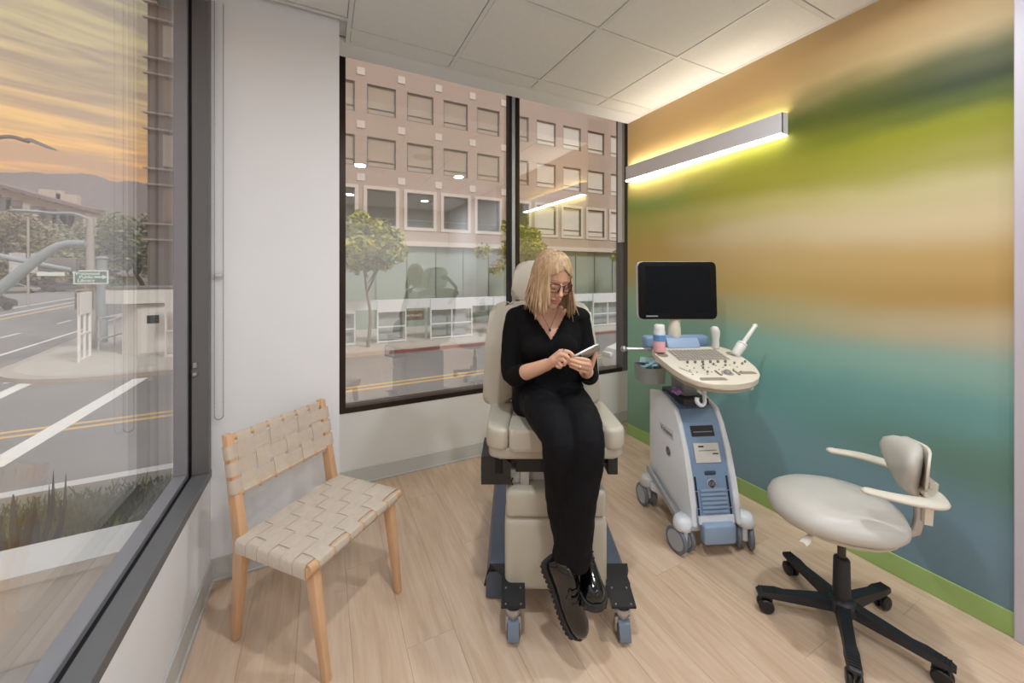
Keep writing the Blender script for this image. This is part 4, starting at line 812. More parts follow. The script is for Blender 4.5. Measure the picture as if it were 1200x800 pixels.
# ---- hair: scalp cap plus overlapping locks
E3 = Vector((.0785, .103, .121)); EC = Vector((0, .004, .0))
def skullp(al, ph, k=1.0): return EC+Vector((E3.x*k*math.sin(ph)*math.cos(al), E3.y*k*math.sin(ph)*math.sin(al), E3.z*k*math.cos(ph)))
mb = MB(); rings = []
for i in range(13):
    ph = R(3+i*9.5); ring = []
    for k in range(40):
        al = 2*math.pi*k/40; dface = abs((al-1.5*math.pi+math.pi) % (2*math.pi)-math.pi); lim = R(52) if dface < R(36) else (R(52)+(dface-R(36))*2.0)
        ring.append(HM @ skullp(al, min(ph, lim), 1.075))
    rings.append(ring)
mb.loft(rings, cap=True)
rnd = random.Random(3)
def lock(al_end, ph_end, drop, w, lift=0, tuck=0):
    al_end_d = (al_end+180) % 360-180
    pts = []; m_ = 9
    side = 1 if math.cos(R(al_end)) > 0 else -1
    crown = R(-80) if side > 0 else R(-100)
    for i in range(m_+1):
        t = i/m_; ph = R(4)+(R(ph_end)-R(4))*t
        a0 = R(al_end); front = max(0, math.cos(a0+math.pi/2))       # 1 towards the face
        sw = (1-t)**1.5*front*R(38)*(-side)
        pts.append(HM @ skullp(a0+sw, ph, 1.075+lift*math.sin(t*math.pi)-.02*t))
    last = pts[-1]; prev = pts[-2]; d0 = (last-prev).normalized(); ctr = HM @ Vector((0, .02, -.05)); outw = (last-ctr); outw.z = 0; outw.normalize()
    n2 = 8; p = last.copy(); v = d0*.016
    seg = drop/n2
    for j in range(1, n2+1):
        t = j/n2; dirv = (d0*(1-t)**2*.7+Vector((0, 0, -1))+outw*(.30*(1-t)+.10*t*t+tuck*t*1.5)).normalized(); p = p+dirv*seg; pts.append(p.copy())
    n = len(pts); rad = [w*(.55+.45*min(1, i/5)) if i < n-4 else w*(1, .85, .62, .34)[i-n+4] for i in range(n)]
    rings = []
    for i, q in enumerate(pts):
        t_ = (pts[min(i+1, n-1)]-pts[max(i-1, 0)]).normalized(); cc = HM @ Vector((0, .01, 0)); no = q-cc; no = (no-t_*no.dot(t_)).normalized(); sd_ = t_.cross(no)
        rings.append([q+sd_*rad[i]*math.cos(u)+no*rad[i]*.42*math.sin(u) for u in [2*math.pi*k/7 for k in range(7)]])
    mb.loft(rings)
for k in range(190):
    al = -38+256*((k*.61803) % 1.0)+rnd.uniform(-2, 2)
    dn = abs(al-90)/128     # 0 at the back, 1 at the face edge
    lock(al, rnd.uniform(80, 104), rnd.uniform(.115, .165)-.02*(1-dn), rnd.uniform(.0045, .0085), rnd.uniform(0, .06), rnd.uniform(-.2, .22))
for al, ph, dr in ((-40, 74, .15), (-36, 80, .15), (-31, 84, .15), (220, 72, .165), (216, 78, .165), (211, 82, .16), (224, 66, .15), (206, 86, .155)):
    lock(al, ph, dr, .0085, .05, .02)
def sweep(al0, side, w, drop):
    pts = []; end = -24 if side > 0 else 204
    for i in range(13):
        t = i/12; ph = 6+(52-6)*min(1, t/.4)+(36*(t-.4)/.6 if t > .4 else 0); u = max(0, (t-.25)/.75); u = u*u*(3-2*u); al = al0+(end-al0)*u
        pts.append(HM @ skullp(R(al), R(ph), 1.095-.03*u))
    p = pts[-1].copy(); d0 = (pts[-1]-pts[-2]).normalized()
    for j in range(1, 9):
        t = j/8; p = p+(d0*(1-t)**2*.6+Vector((side*.12*t, -.03, -1))).normalized()*drop/8; pts.append(p.copy())
    n = len(pts); rad = [w*(.5+.5*min(1, i/4)) if i < n-4 else w*(1, .85, .62, .3)[i-n+4] for i in range(n)]; rings = []
    for i, q in enumerate(pts):
        t_ = (pts[min(i+1, n-1)]-pts[max(i-1, 0)]).normalized(); no = q-(HM @ Vector((0, .01, 0))); no = (no-t_*no.dot(t_)).normalized(); sd_ = t_.cross(no)
        rings.append([q+sd_*rad[i]*math.cos(u)+no*rad[i]*.4*math.sin(u) for u in [2*math.pi*k/7 for k in range(7)]])
    mb.loft(rings)
for k in range(16):
    sweep(-88+k*3.2, 1, rnd.uniform(.005, .0075), rnd.uniform(.10, .15)); sweep(268-k*3.2, -1, rnd.uniform(.005, .0075), rnd.uniform(.11, .16))
mb.build('hair', HAIR, pe, 180)
# ---- necklace and ring
mb = MB(); nk = [(.124, 1.772, 1.302), (.138, 1.755, 1.262), (.157, 1.733, 1.225), (.172, 1.710, 1.200), (.187, 1.733, 1.225), (.208, 1.755, 1.262), (.222, 1.772, 1.302)]
mb.tube(qs(catmull(nk, 5)), .0009, 5); nb = mb.build('necklace', M('dark_chain', '4a3a30', .35, metal=.7), pe, 60)
mb = MB(); mb.sphere(Q((.172, 1.704, 1.193)), (.005, .003, .007), 10, 6); mb.build('pendant', M('dark_stone', '15110f', .2), nb, 60)
for a_, b_ in (((660, 411.1, 1.526), (662, 411.6, 1.5215)), ((680, 430, 1.4995), (678.6, 429.4, 1.4995))):
    a_, b_ = Q(rd(*a_)), Q(rd(*b_)); mb = MB(); mb.tube([a_, b_], .0098, 14, 1, cap=False); mb.build('ring', M('silver', 'd8d8da', .2, metal=1), pe, 60)
# ---- phone in the hand
pc = rd(687, 414.2, 1.532); xa = Vector((.86, .10, .40)).normalized(); nn = Vector((-.30, .62, .72)); nn = (nn-xa*nn.dot(xa)).normalized(); ya = nn.cross(xa)
ph = empty('smartphone', cam_frame(pc), -TH); tag(ph, 'silver smartphone held in the hands of the seated person', 'phone')
PMx = Matrix((xa, ya, nn)).transposed().to_4x4()
mb = MB(); mb.prism(rr(.118, .068, .011), -.004, .004, PMx, .0025, 3); mb.build('phone_case', M('phone_silver', 'a9a59e', .3, metal=.4, var=.03), ph, 60)
mb = MB(); mb.prism(rr(.112, .062, .009), .0041, .0045, PMx); mb.build('screen', M('screen_glass', '05070c', .08, var=0), ph, 0)
mb = MB(); mb.prism(rr(.03, .03, .007), -.0062, -.0041, PMx @ Matrix.Translation((-.04, -.012, 0))); mb.build('camera_bump', M('camera_dark', '2b2b30', .25), ph, 0)
# ================================================================== outdoors
G = -1.5
ASPH = M('asphalt', '7e7975', .9, var=.12, vscale=.6, bump=.2, bscale=30); CONC = M('concrete', 'b3aba0', .85, var=.06, vscale=1.5, bump=.1, bscale=20); LINEW = M('road_white', 'd9d5cc', .8, var=.06); LINEY = M('road_yellow', 'c9a56a', .8, var=.1)
mb = MB(); mb.bb(-160, 70, -30, 150, G-.3, G); struct(mb.build('road', ASPH, None, 0))
# pavement across the side street, with rounded corner kerb
def corner(r_off, z0, z1, name, mat):
    x0, y0 = -8.6+r_off, 14.3+r_off; rad = 3.2-r_off*.0; poly = [(60, y0)]
    for k in range(0, 11):
        a = -math.pi/2-math.pi/2*k/10; poly.append((x0+rad+rad*math.cos(a), y0+rad+rad*math.sin(a)))
    poly += [(-10.6+r_off, 29), (-17.6+r_off, 70), (-20+r_off, 85), (-2, 95), (60, 95)]
    mb = MB(); mb.prism(poly[::-1], z0, z1); return struct(mb.build(name, mat, None, 0))
corner(0, G-.05, G+.13, 'kerb', M('kerb_stone', 'a89d92', .85, var=.08)); corner(.22, G, G+.135, 'pavement', CONC)
mb = MB(); mb.bb(2.2, 40, 14.27, 14.33, G+.0, G+.125); struct(mb.build('kerb_paint', M('kerb_red', '8a5a52', .8, var=.15), None, 0))
def strip(pts, w, mat, name, lab, cat='road marking', group='road markings'):
    mb = MB(); v = []; G = -1.5+(.004 if w == .321 else 0)
    for i, p in enumerate(pts):
        p = Vector((p[0], p[1], 0)); t = Vector((pts[min(i+1, len(pts)-1)][0]-pts[max(i-1, 0)][0], pts[min(i+1, len(pts)-1)][1]-pts[max(i-1, 0)][1], 0)).normalized(); s = Vector((-t.y, t.x, 0))*w/2
        v.append([p+s+Vector((0, 0, G+.006)), p-s+Vector((0, 0, G+.006)), p-s+Vector((0, 0, G+.001)), p+s+Vector((0, 0, G+.001))])
    mb.loft(v); tag(mb.build(name, mat, None, 0), lab, cat, group)
strip([(-4.5, 8.6), (-4.55, 14.1)], .321, LINEW, 'stop_line', 'long white stop line crossing the near street')
strip([(-9, 10.05), (30, 10.75)], .12, LINEY, 'lane_line', 'nearer yellow line along the middle of the near street'); strip([(-9, 10.35), (30, 11.05)], .12, LINEY, 'lane_line', 'farther yellow line along the middle of the near street')
for a, b, w, lb in (((-8.1, 15.3), (-8.35, 17.9), .45, 'upper left'), ((-7.45, 15.1), (-7.6, 16.7), .38, 'middle'), ((-6.9, 13.2), (-7.1, 15.05), .3, 'lower')): strip([a, b], w, LINEW, 'crossing_bar', lb + ' white crosswalk bar near the street corner')
strip([(-10.3, 20), (-11.3, 28.5), (-15.5, 55)], .14, LINEW, 'lane_line', 'white edge line of the wide avenue nearest the corner')
for i, (a, b) in enumerate((((-13.1, 25.6), (-13.3, 27.4)), ((-13.8, 31.5), (-14.1, 33.6)), ((-15, 39), (-15.4, 41.6)))): strip([a, b], .14, LINEW, 'lane_dash', ('nearest', 'second', 'third')[i] + ' white lane dash on the avenue')
strip([(-18.2, 35), (-21, 52), (-26, 80), (-31, 105)], .3, LINEY, 'lane_line', 'yellow centre line of the wide avenue'); strip([(-22.3, 42), (-27.2, 67), (-32.5, 93)], .2, LINEW, 'lane_line', 'far white line of the wide avenue'); strip([(-19.5, 37), (-24.6, 64), (-30, 95)], .2, LINEW, 'lane_line', 'white turn lane line beside the yellow centre line')
# ---- office block across the street
YF = 20.0; K = YF/19
FAC = M('facade_stone', 'b3a296', .85, var=.05, vscale=.7, bump=.1, bscale=12); FAC2 = M('facade_grey', 'a8a19b', .85, var=.05, vscale=.7); SQ = M('facade_square', 'd6cfc8', .7, var=.03); WFR = M('window_frame_grey', '6f716f', .5, var=.03); SUR = M('window_surround', 'd0c8bf', .8, var=.03)
PANE_D = M('pane_dark', '38433f', .12, var=.2, vscale=1, spec=.8); PANE_M = M('pane_tan', 'b0a498', .15, var=.12, vscale=.8, spec=.8); PANE_L = M('pane_blind', 'd6d3cc', .3, var=.05, vscale=1)  # reflections on the upper-row panes are put into their tan colour
ob = empty('office_building', (6, YF, G)); tag(ob, 'tan stone office block with square windows across the street', 'building')
OBO = Vector(ob.location)
xs0, xs1 = -5.3, 34.0; ww, sp_x = 1.33*K, 1.86*K; rows = [(3.73, 5.45), (6.5, 7.93), (9.02, 10.43), (11.5, 12.95)]; rows = [(CAM_H+(a-CAM_H)*K, CAM_H+(b-CAM_H)*K) for a, b in rows]
col_x = []
x = 1.876*K-4*sp_x
while x+ww < xs1-1:
    if x > xs0+.3: col_x.append(x)
    x += sp_x
def obp(mb, name, mat, parent=None, sm=0):
    for v in mb.bm.verts: v.co -= OBO
    return mb.build(name, mat, parent or ob, sm)
mb = MB(); base_top = CAM_H+(2.8-CAM_H)*K; ztop = 17
zz_ = [base_top]+[q for r_ in rows for q in r_]+[ztop]
for i in range(0, len(zz_), 2): mb.bb(xs0, xs1, YF, YF+.6, zz_[i], zz_[i+1])
for a, b in rows:
    prev = xs0
    for x in col_x: mb.bb(prev, x, YF, YF+.6, a, b); prev = x+ww
    mb.bb(prev, xs1, YF, YF+.6, a, b)
obp(mb, 'facade', FAC)
mb = MB(); mb.bb(xs0, xs1, YF+.6, YF+12, G, ztop); obp(mb, 'building_core', FAC2)
mb = MB(); mb.bb(10.3*K, xs1, YF-.03, YF-.001, base_top, ztop) if False else mb.bb(xs0, xs1, YF+.15, YF+.6, G, base_top); gf = obp(mb, 'ground_floor_wall', M('ground_floor_green', '93a095', .8, var=.06, vscale=1))
for x in [xs0+1.5+1.55*i for i in range(24)]:
    mb = MB(); mb.bb(x, x+.06, YF+.10, YF+.15, G+.2, base_top-.02); obp(mb, 'joint_batten', M('batten_green', '7f8d82', .8), gf)
mb = MB(); mb.bb(xs0, xs1, YF-.12, YF-.001, base_top, base_top+.25); obp(mb, 'ledge', SUR)
def window(x, a, b, pane, surround):
    w = empty('window', (x+ww/2-OBO.x, .10, (a+b)/2-OBO.z)); w.parent = ob
    h = b-a; t = .06
    key = (round(h, 3), surround)
    if key not in WC:
        mb = MB(); mb.bb(-ww/2, -ww/2+t, -.05, .05, -h/2, h/2); mb.bb(ww/2-t, ww/2, -.05, .05, -h/2, h/2); mb.bb(-ww/2+t, ww/2-t, -.05, .05, -h/2, -h/2+t); mb.bb(-ww/2+t, ww/2-t, -.05, .05, h/2-t, h/2); mb.bb(-ww/2+t, ww/2-t, -.04, .03, -h/2+h*.2, -h/2+h*.2+.04)
        f_ = mb.mesh('window_frame'); f_.materials.append(WFR); s_ = None
        if surround:
            mb = MB(); e = .16
            for q in ((-ww/2-e, ww/2+e, -h/2-e, -h/2), (-ww/2-e, ww/2+e, h/2, h/2+e), (-ww/2-e, -ww/2, -h/2, h/2), (ww/2, ww/2+e, -h/2, h/2)): mb.bb(q[0], q[1], -.14, -.101, q[2], q[3])
            s_ = mb.mesh('window_surround'); s_.materials.append(SUR)
        WC[key] = (f_, s_)
    f_, s_ = WC[key]; mkobj('window_frame', f_, None, w, 0)
    if s_: mkobj('window_surround', s_, None, w, 0)
    mb = MB(); mb.bb(-ww/2+.02, ww/2-.02, .0, .02, -h/2+.02, h/2-.02); mb.build('pane', pane, w, 0)
WC = {}
for ri, (a, b) in enumerate(rows):
    for x in col_x:
        right = x > 10.6*K; window(x, a, b, PANE_L if right else (PANE_D if ri == 0 else PANE_M), ri == 0)
sqm = None
for x in col_x:
    if x > 10.6*K: continue
    for a, b in rows:
        cx = x-(sp_x-ww)/2; cz = b+.52*K
        if sqm is None:
            mb = MB(); mb.bb(-.18, .18, -.03, 0, -.18, .18); sqm = mb.mesh('square'); sqm.materials.append(SQ)
        o = mkobj('facade_square', sqm, None, ob, 0); o.location = (cx-OBO.x, -.001, cz-OBO.z)
# set-back stair tower seen past the left window jamb
ctm = M('tower_grey', '9a928c', .85, var=.04); ct = empty('stair_tower', (-5.6, 23.2, G)); tag(ct, 'narrow grey stair tower with thin horizontal ledges behind the street corner', 'building')
x0_, x1_ = at_y(173, 300, 22.8).x, -5.61
mb = MB(); mb.bb(x0_, x1_, 22.8, 26, G+.13, 17); mb.bm.verts.ensure_lookup_table()
for v in mb.bm.verts: v.co -= Vector(ct.location)
mb.build('shaft', ctm, ct, 0)
for k in range(9):
    for off in (0, .6):
        z = CAM_H+(6.9-CAM_H)*1.2+(k-2)*2.52+off*1.2
        mb = MB(); mb.bb(x0_-.12, x1_, 22.62, 22.8, z, z+.07)
        for v in mb.bm.verts: v.co -= Vector(ct.location)
        mb.build('ledge', SUR, ct, 0)
    mb = MB(); mb.bb(x0_+.55, x1_-.05, 22.74, 22.8, z+.2, z+1.65)
    for v in mb.bm.verts: v.co -= Vector(ct.location)
    mb.build('pane', PANE_L if k % 2 else PANE_M, ct, 0)
# ---- white barrier panels on the far pavement
FW = M('fence_white', 'd8dde2', .6, var=.03); FMESH = M('fence_backing', '9aa3a3', .7, var=.08)
def barrier(x, w, solid, lab):
    b = empty('fence_panel', (x, 15.9, G+.136)); tag(b, lab, 'fence', 'white barrier panels on the far pavement')
    H_ = 1.72; mb = MB(); t = .05
    mb.bb(0, t, -.03, .03, 0, H_); mb.bb(w-t, w, -.03, .03, 0, H_); mb.bb(t, w-t, -.03, .03, .02, .08); mb.bb(t, w-t, -.03, .03, .62, .67)
    if w > 1.4: mb.bb(w/2-.025, w/2+.025, -.028, .028, .08, 1.26)
    mb.build('frame', FW, b, 0); mb = MB(); mb.bb(.02, w-.02, -.04, .04, 1.25, H_-.02); mb.build('top_board', FW, b, 0)
    mb = MB(); mb.bb(t, w-t, .2, .22, .1, 1.2); mb.build('back_board', FMESH, b, 0)
pos = [(-1.7, 1.1), (.2, .95), (1.95, 1.15), (4.1, 1.9), (7.05, 1.9), (9.9, 1.9), (12.8, 2.0), (15.8, 2.1), (18.8, 2.1), (21.8, 2.1)]
for i, (x, w) in enumerate(pos): barrier(x, w, 0, 'white framed barrier panel on the far pavement, %s from the left' % ('first', 'second', 'third', 'fourth', 'fifth', 'sixth', 'seventh', 'eighth', 'ninth', 'tenth')[i])
mb = MB(); mb.bb(-1.7, 25, 16.3, 16.36, G+1.45, G+1.85)
for i in range(14): mb.bb(-1.7+i*1.9, -1.62+i*1.9, 16.3, 16.36, G+.136, G+1.45)
tag(mb.build('canopy_rail', FW, None, 0), 'long white rail on posts running behind the barrier panels', 'rail')
mb = MB(); mb.bb(3.1, 3.9, 16.2, 16.24, G+.95, G+1.35); sg = mb.build('notice_sign', M('sign_brown', '6b5c46', .6), None, 0); tag(sg, 'small brown notice board between the white barrier panels', 'sign')
text('sign_print', 'ENTRANCE', .13, FW, sg, (3.5, 16.197, G+1.15), (1, 0, 0), (0, 0, 1), .002)
# ---- kiosk on the corner
kw = M('kiosk_white', 'dddcd8', .6, var=.03); ko = Vector((-5.2, 17.6, G+.136)); ki = empty('kiosk', ko); tag(ki, 'small white corner kiosk with door and flat roof on the pavement', 'kiosk')
poly = [(-1.05, .9), (-1.0, .1), (-.45, -.35), (1.6, -.35), (1.6, 1.6), (-.6, 1.6)]
mb = MB(); mb.prism(poly, 0, 1.75); mb.build('cabin', kw, ki, 0)
mb = MB(); mb.prism([(x*1.12-.25, y*1.1-.12) for x, y in poly], 1.78, 2.25); mb.build('fascia', kw, ki, 0); mb = MB(); mb.prism([(x*1.14-.25, y*1.12-.12) for x, y in poly], 2.26, 2.34); mb.build('roof', M('kiosk_roof', '7b756f', .8), ki, 0)
mb = MB(); mb.bb(-.38, .38, -.37, -.352, .05, 1.68, .005, 1); dk = mb.build('door', M('kiosk_door', 'e2e1dd', .5, var=.02), ki, 0)
mb = MB(); mb.bb(-.2, .12, -.385, -.371, 1.08, 1.36); mb.build('door_window', PANE_D, dk, 0)
mb = MB(); mb.sphere((.3, -.39, .95), .035, 8, 6); mb.build('door_knob', STEEL, dk)
mb = MB(); mb.bb(.62, 1.4, -.37, -.352, .1, 1.66); mb.build('panel', kw, ki, 0)
for i, (x, y, w, rz) in enumerate(((-6.85, 16.7, .9, 96), (-4.72, 16.5, 1.0, 0))):
    b = empty('display_frame', (x, y, G+.136), R(rz)); tag(b, ('tall narrow white display frame on the corner pavement left of the kiosk', 'white display frame in front of the kiosk wall')[i], 'frame')
    mb = MB(); t = .05; mb.bb(0, t, -.03, .03, 0, 2.2); mb.bb(w-t, w, -.03, .03, 0, 2.2); mb.bb(t, w-t, -.03, .03, .0, .08); mb.bb(t, w-t, -.03, .03, .85, .9); mb.bb(w/2-.02, w/2+.02, -.028, .028, .08, 1.5); mb.build('frame', kw, b, 0); mb = MB(); mb.bb(0, w, -.04, .04, 1.5, 2.2); mb.build('board', kw, b, 0)
# low railing behind the pole
mb = MB()
for i in range(5): mb.bb(-7.3+i*.02, -7.26+i*.02, 19+i*1.1, 19.05+i*1.1, G+.136, G+1.3)
mb.bb(-7.3, -7.2, 19, 23.5, G+1.25, G+1.32); mb.bb(-7.3, -7.2, 19, 23.5, G+.5, G+.56); tag(mb.build('railing', kw, None, 0), 'low white railing on the pavement behind the kiosk', 'railing')
# ---- poles, signals and signs
POLE = M('pole_grey', 'a09c94', .6, var=.06); POLE2 = M('pole_bluegrey', '8e9699', .6, var=.05)
def W(u, v, Y): return at_y(u, v, Y)
p0 = Vector((-7.85, 19.9, G+.136)); tp = empty('traffic_pole', p0); tag(tp, 'tall grey street pole with lamp arm, traffic signal head and green sign', 'pole')
ztop_ = at_y(108, 256, 19.9).z-p0.z
mb = MB(); mb.tube([(0, 0, 0), (0, 0, ztop_)], [.17, .10], 12); mb.build('pole', POLE, tp, 50)
mb = MB(); mb.lathe([(.26, 0), (.26, .1), (.18, .2)], 12); mb.build('base_plate', POLE, tp, 50)
e_ = at_y(40, 247, 19.9)-p0; mb = MB(); mb.tube(catmull([(0, 0, ztop_-.05), ((e_.x)*.3, 0, ztop_+.15), (e_.x*.7, 0, e_.z-.05), (e_.x, 0, e_.z)], 4), [.05]*13, 8); mb.sphere((e_.x-.2, 0, e_.z-.03), (.45, .15, .07), 10, 6); mb.build('lamp_arm', POLE2, tp, 50)
zs_ = at_y(108, 350, 19.9).z-p0.z; mb = MB(); mb.box((-.05, -.28, zs_), (.42, .3, .78), .04); sgn = mb.build('signal_head', M('signal_ochre', '8b6f4e', .6), tp, 40)
for k in range(2):
    mb = MB(); mb.lathe([(.13, 0), (.14, .12), (.12, .12), (.11, .02)], 14, Matrix.Translation((-.05, -.43, zs_+.19-.38*k)) @ Matrix.Rotation(R(90), 4, 'X')); mb.build('signal_lens', M('signal_dark', '3b332c', .5), sgn, 50)
c_ = at_y(107, 324, 19.6); a_ = at_y(88, 318, 19.6); b2 = at_y(125, 331, 19.6); w_ = (b2.x-a_.x)/2; h_ = (a_.z-b2.z)/2; c_ = (a_+b2)/2
ss = empty('street_sign', c_); tag(ss, 'green directional sign with white library lettering and arrow', 'sign')
GRN = M('sign_green', '3f6f62', .5, var=.04); SGW = M('sign_white', 'd4ded8', .6)
mb = MB(); mb.bb(-w_-.05, w_+.05, 0, .02, -h_-.05, h_+.05); mb.build('border', SGW, ss, 0); mb = MB(); mb.bb(-w_, w_, -.012, -.001, -h_, h_); mb.build('panel', GRN, ss, 0)
for i, tx in enumerate(('Westwood', 'Public', 'Library')): text('lettering', tx, .16, SGW, ss, (-w_*.3, -.014, h_*(.62-.62*i)), (1, 0, 0), (0, 0, 1), .002, .005)
mb = MB(); m_ = Matrix.Translation((w_*.68, -.014, 0)) @ Matrix.Rotation(R(90), 4, 'X'); mb.prism([(-.2, -.03), (.02, -.03), (.02, -.09), (.17, 0), (.02, .09), (.02, .03), (-.2, .03)], -.002, .002, m_); mb.build('arrow', SGW, ss, 0)
mb = MB(); mb.box((0, .16, 0), (.12, .26, .12), .01); mb.build('bracket', POLE, ss, 0)
pz = at_y(120, 330, 21.2); p2 = Vector((pz.x, 21.2, G+.136)); mb = MB(); mb.tube([(0, 0, 0), (0, 0, pz.z-p2.z+.9)], .16, 12); mb.sphere((0, 0, pz.z-p2.z+.95), (.2, .2, .1), 10, 6)
for v in mb.bm.verts: v.co += p2
tag(mb.build('signal_post', POLE2, None, 50), 'short blue-grey post behind the green library sign', 'pole')
# signal mast arms reaching in from the left
def mast(pts, r0, r1, lab, base, nm='mast_arm', cat='pole'):
    P_ = catmull(pts, 6); mb = MB(); mb.tube(P_, [r0+(r1-r0)*i/(len(P_)-1) for i in range(len(P_))], 10); tag(mb.build(nm, POLE2, None, 50), lab, cat)
q = [at_y(-160, 520, 12), at_y(-100, 420, 12), at_y(-60, 380, 12), at_y(0, 338, 12), at_y(45, 303, 12), at_y(72, 287, 12), at_y(100, 285, 12)]; q.insert(0, Vector((q[0].x-.1, q[0].y, G)))
mast(q, .16, .07, 'thick pale curved signal mast arm rising from the lower left', None)
q = [at_y(-80, 283, 17), at_y(0, 300, 17), at_y(40, 308, 17), at_y(84, 316, 17)]; q = [Vector((q[0].x-.4, 17, G)), Vector((q[0].x-.3, 17, q[0].z-.5))]+q
mast(q, .13, .06, 'thin pale mast arm sloping gently behind the curved one', None)
tb = at_y(69, 310, 17.1); mb = MB(); mb.box((tb.x, 17.1, tb.z), (at_y(92, 310, 17.1).x-at_y(47, 310, 17.1).x, .2, .42), .03); tag(mb.build('signal_box', M('signal_back_grey', '6f6a68', .6), None, 40), 'wide grey back plate of a signal hanging on the mast arm', 'signal')
nb_ = at_y(60, 321, 17); mb = MB(); mb.bb(nb_.x-.3, nb_.x+.3, 16.98, 17.0, nb_.z-.055, nb_.z+.055); ns = mb.build('name_sign', SGW, None, 0); tag(ns, 'small white street name plate under the grey signal back plate', 'sign')
# cobra-head lamp at the upper left
lp = at_y(0, 165, 20); mb = MB(); tip = at_y(66, 174, 20); a1 = at_y(30, 162, 20)
sl = empty('street_lamp', (at_y(-60, 300, 20).x, 20, G)); tag(sl, 'cobra-head street lamp arching in front of the sunset sky', 'street lamp')
o_ = Vector(sl.location); mb = MB(); mb.tube(catmull([Vector((0, 0, 0)), Vector((0, 0, 4)), at_y(-52, 200, 20)-o_, at_y(-20, 168, 20)-o_, at_y(10, 160, 20)-o_, at_y(34, 166, 20)-o_], 5), [.11]*12+[.07]*14, 8); mb.build('arm', M('lamp_brown', '6f5c4c', .6), sl, 50)
mb = MB(); mb.loft([[p+Vector((0, y, z)) for y, z in ((-.14*s, -.02), (.14*s, -.02), (.12*s, .1*s), (-.12*s, .1*s))] for p, s in ((at_y(31, 164, 20)-o_, .6), (at_y(40, 167, 20)-o_, 1.1), (at_y(52, 172, 20)-o_, 1.0), (at_y(66, 176, 20)-o_, .35))]); mb.build('lamp_head', M('lamp_head_grey', '6b6159', .6), sl, 40)
# ---- trees
def leafmat(n, c, c2):
    m = bpy.data.materials.new(n); m.use_nodes = True; t = m.node_tree; b = t.nodes['Principled BSDF']; tc = t.nodes.new('ShaderNodeTexCoord'); nz = t.nodes.new('ShaderNodeTexNoise'); nz.inputs['Scale'].default_value = 2.2; nz.inputs['Detail'].default_value = 5; t.links.new(tc.outputs['Object'], nz.inputs['Vector'])
    r = t.nodes.new('ShaderNodeValToRGB'); ramp(r, [(.35, srgb(c)), (.65, srgb(c2))]); t.links.new(nz.outputs[0], r.inputs[0]); t.links.new(r.outputs[0], b.inputs['Base Color']); b.inputs['Roughness'].default_value = .6; return m
LF1 = leafmat('leaf_bright', '7d8a3a', 'c0b84a'); LF2 = leafmat('leaf_olive', '6d7258', '9a9a72'); LF3 = leafmat('leaf_rust', '77735a', 'a8956a'); BARK = M('bark', '8a8174', .9, var=.12, vscale=10); BARK2 = M('bark_dark', '5c5046', .9, var=.1)
def tree(base, h, crown, leafm, n, ls, lab, seed, bark=BARK, trunk=.07, group=None, bare=False):
    rn = random.Random(seed); t = empty('street_tree', base); tag(t, lab, 'tree', group)
    cz, rx, ry, rz = crown
    mb = MB(); top = Vector((rn.uniform(-.2, .2), rn.uniform(-.2, .2), cz-rz*.35)); mb.tube(catmull([(0, 0, 0), (trunk*1.2, 0, top.z*.35), (-trunk, .05, top.z*.7), top], 4), [trunk*(1-.05*i) for i in range(13)], 8)
    ends = []
    for k in range(9):
        a = k*2.4; e = Vector((rx*.65*math.cos(a), ry*.65*math.sin(a), cz+rz*rn.uniform(-.2, .6))); s = Vector((0, 0, top.z*rn.uniform(.62, 1))); mb.tube(catmull([s, s.lerp(e, .5)+Vector((0, 0, .1*rz)), e], 3), [trunk*.45, trunk*.4, trunk*.35, trunk*.3, trunk*.2, trunk*.15, trunk*.1], 6); ends.append(e)
    mb.build('trunk', bark, t, 60)
    cl = [Vector((rx*rn.gauss(0, .45), ry*rn.gauss(0, .45), cz+rz*rn.gauss(.05, .45))) for _ in range(26)]
    vs_, fs_ = [], []
    for i in range(n):
        c = rn.choice(cl); r_ = min(rx, rz)*.42; d = Vector((rn.gauss(0, 1), rn.gauss(0, 1), rn.gauss(0, .8))).normalized()*r_*rn.random()**.4; p = c+d
        a = Vector((rn.gauss(0, 1), rn.gauss(0, 1), rn.gauss(0, .6))).normalized(); b = a.cross(Vector((rn.gauss(0, 1), rn.gauss(0, 1), rn.gauss(0, 1)))).normalized(); s = ls*rn.uniform(.6, 1.25); k = len(vs_)
        vs_ += [p-a*s, p+b*s*.5, p+a*s, p-b*s*.5]; fs_.append((k, k+1, k+2, k+3))
    me = bpy.data.meshes.new('foliage'); me.from_pydata(vs_, [], fs_); o = mkobj('foliage', me, leafm, t, 0); return t
gz = G+.136
b = at_z(432, 407, gz); b = Vector((1.55, 15.3, gz)); tree(b, 4, (3.75, 1.75, 1.2, 1.05), LF1, 5200, .13, 'small bright yellow-green street tree on the far pavement at the left of the back window', 1)
tree(Vector((9.6, 17.6, gz)), 4, (4.0, 1.5, .8, 1.1), LF1, 3400, .12, 'thin green street tree behind the window mullion', 2)
tree(Vector((17.8, 17.7, gz)), 4, (4.0, 1.6, .8, 1.0), LF1, 3000, .12, 'green street tree on the far pavement near the right end of the window', 3)
b = Vector((-17.6, 54, G)); tree(b, 9, (5.6, 3.6, 3.4, 3.4), LF2, 9000, .26, 'broad leafy tree beside the avenue behind the kiosk', 4, BARK2, .28)
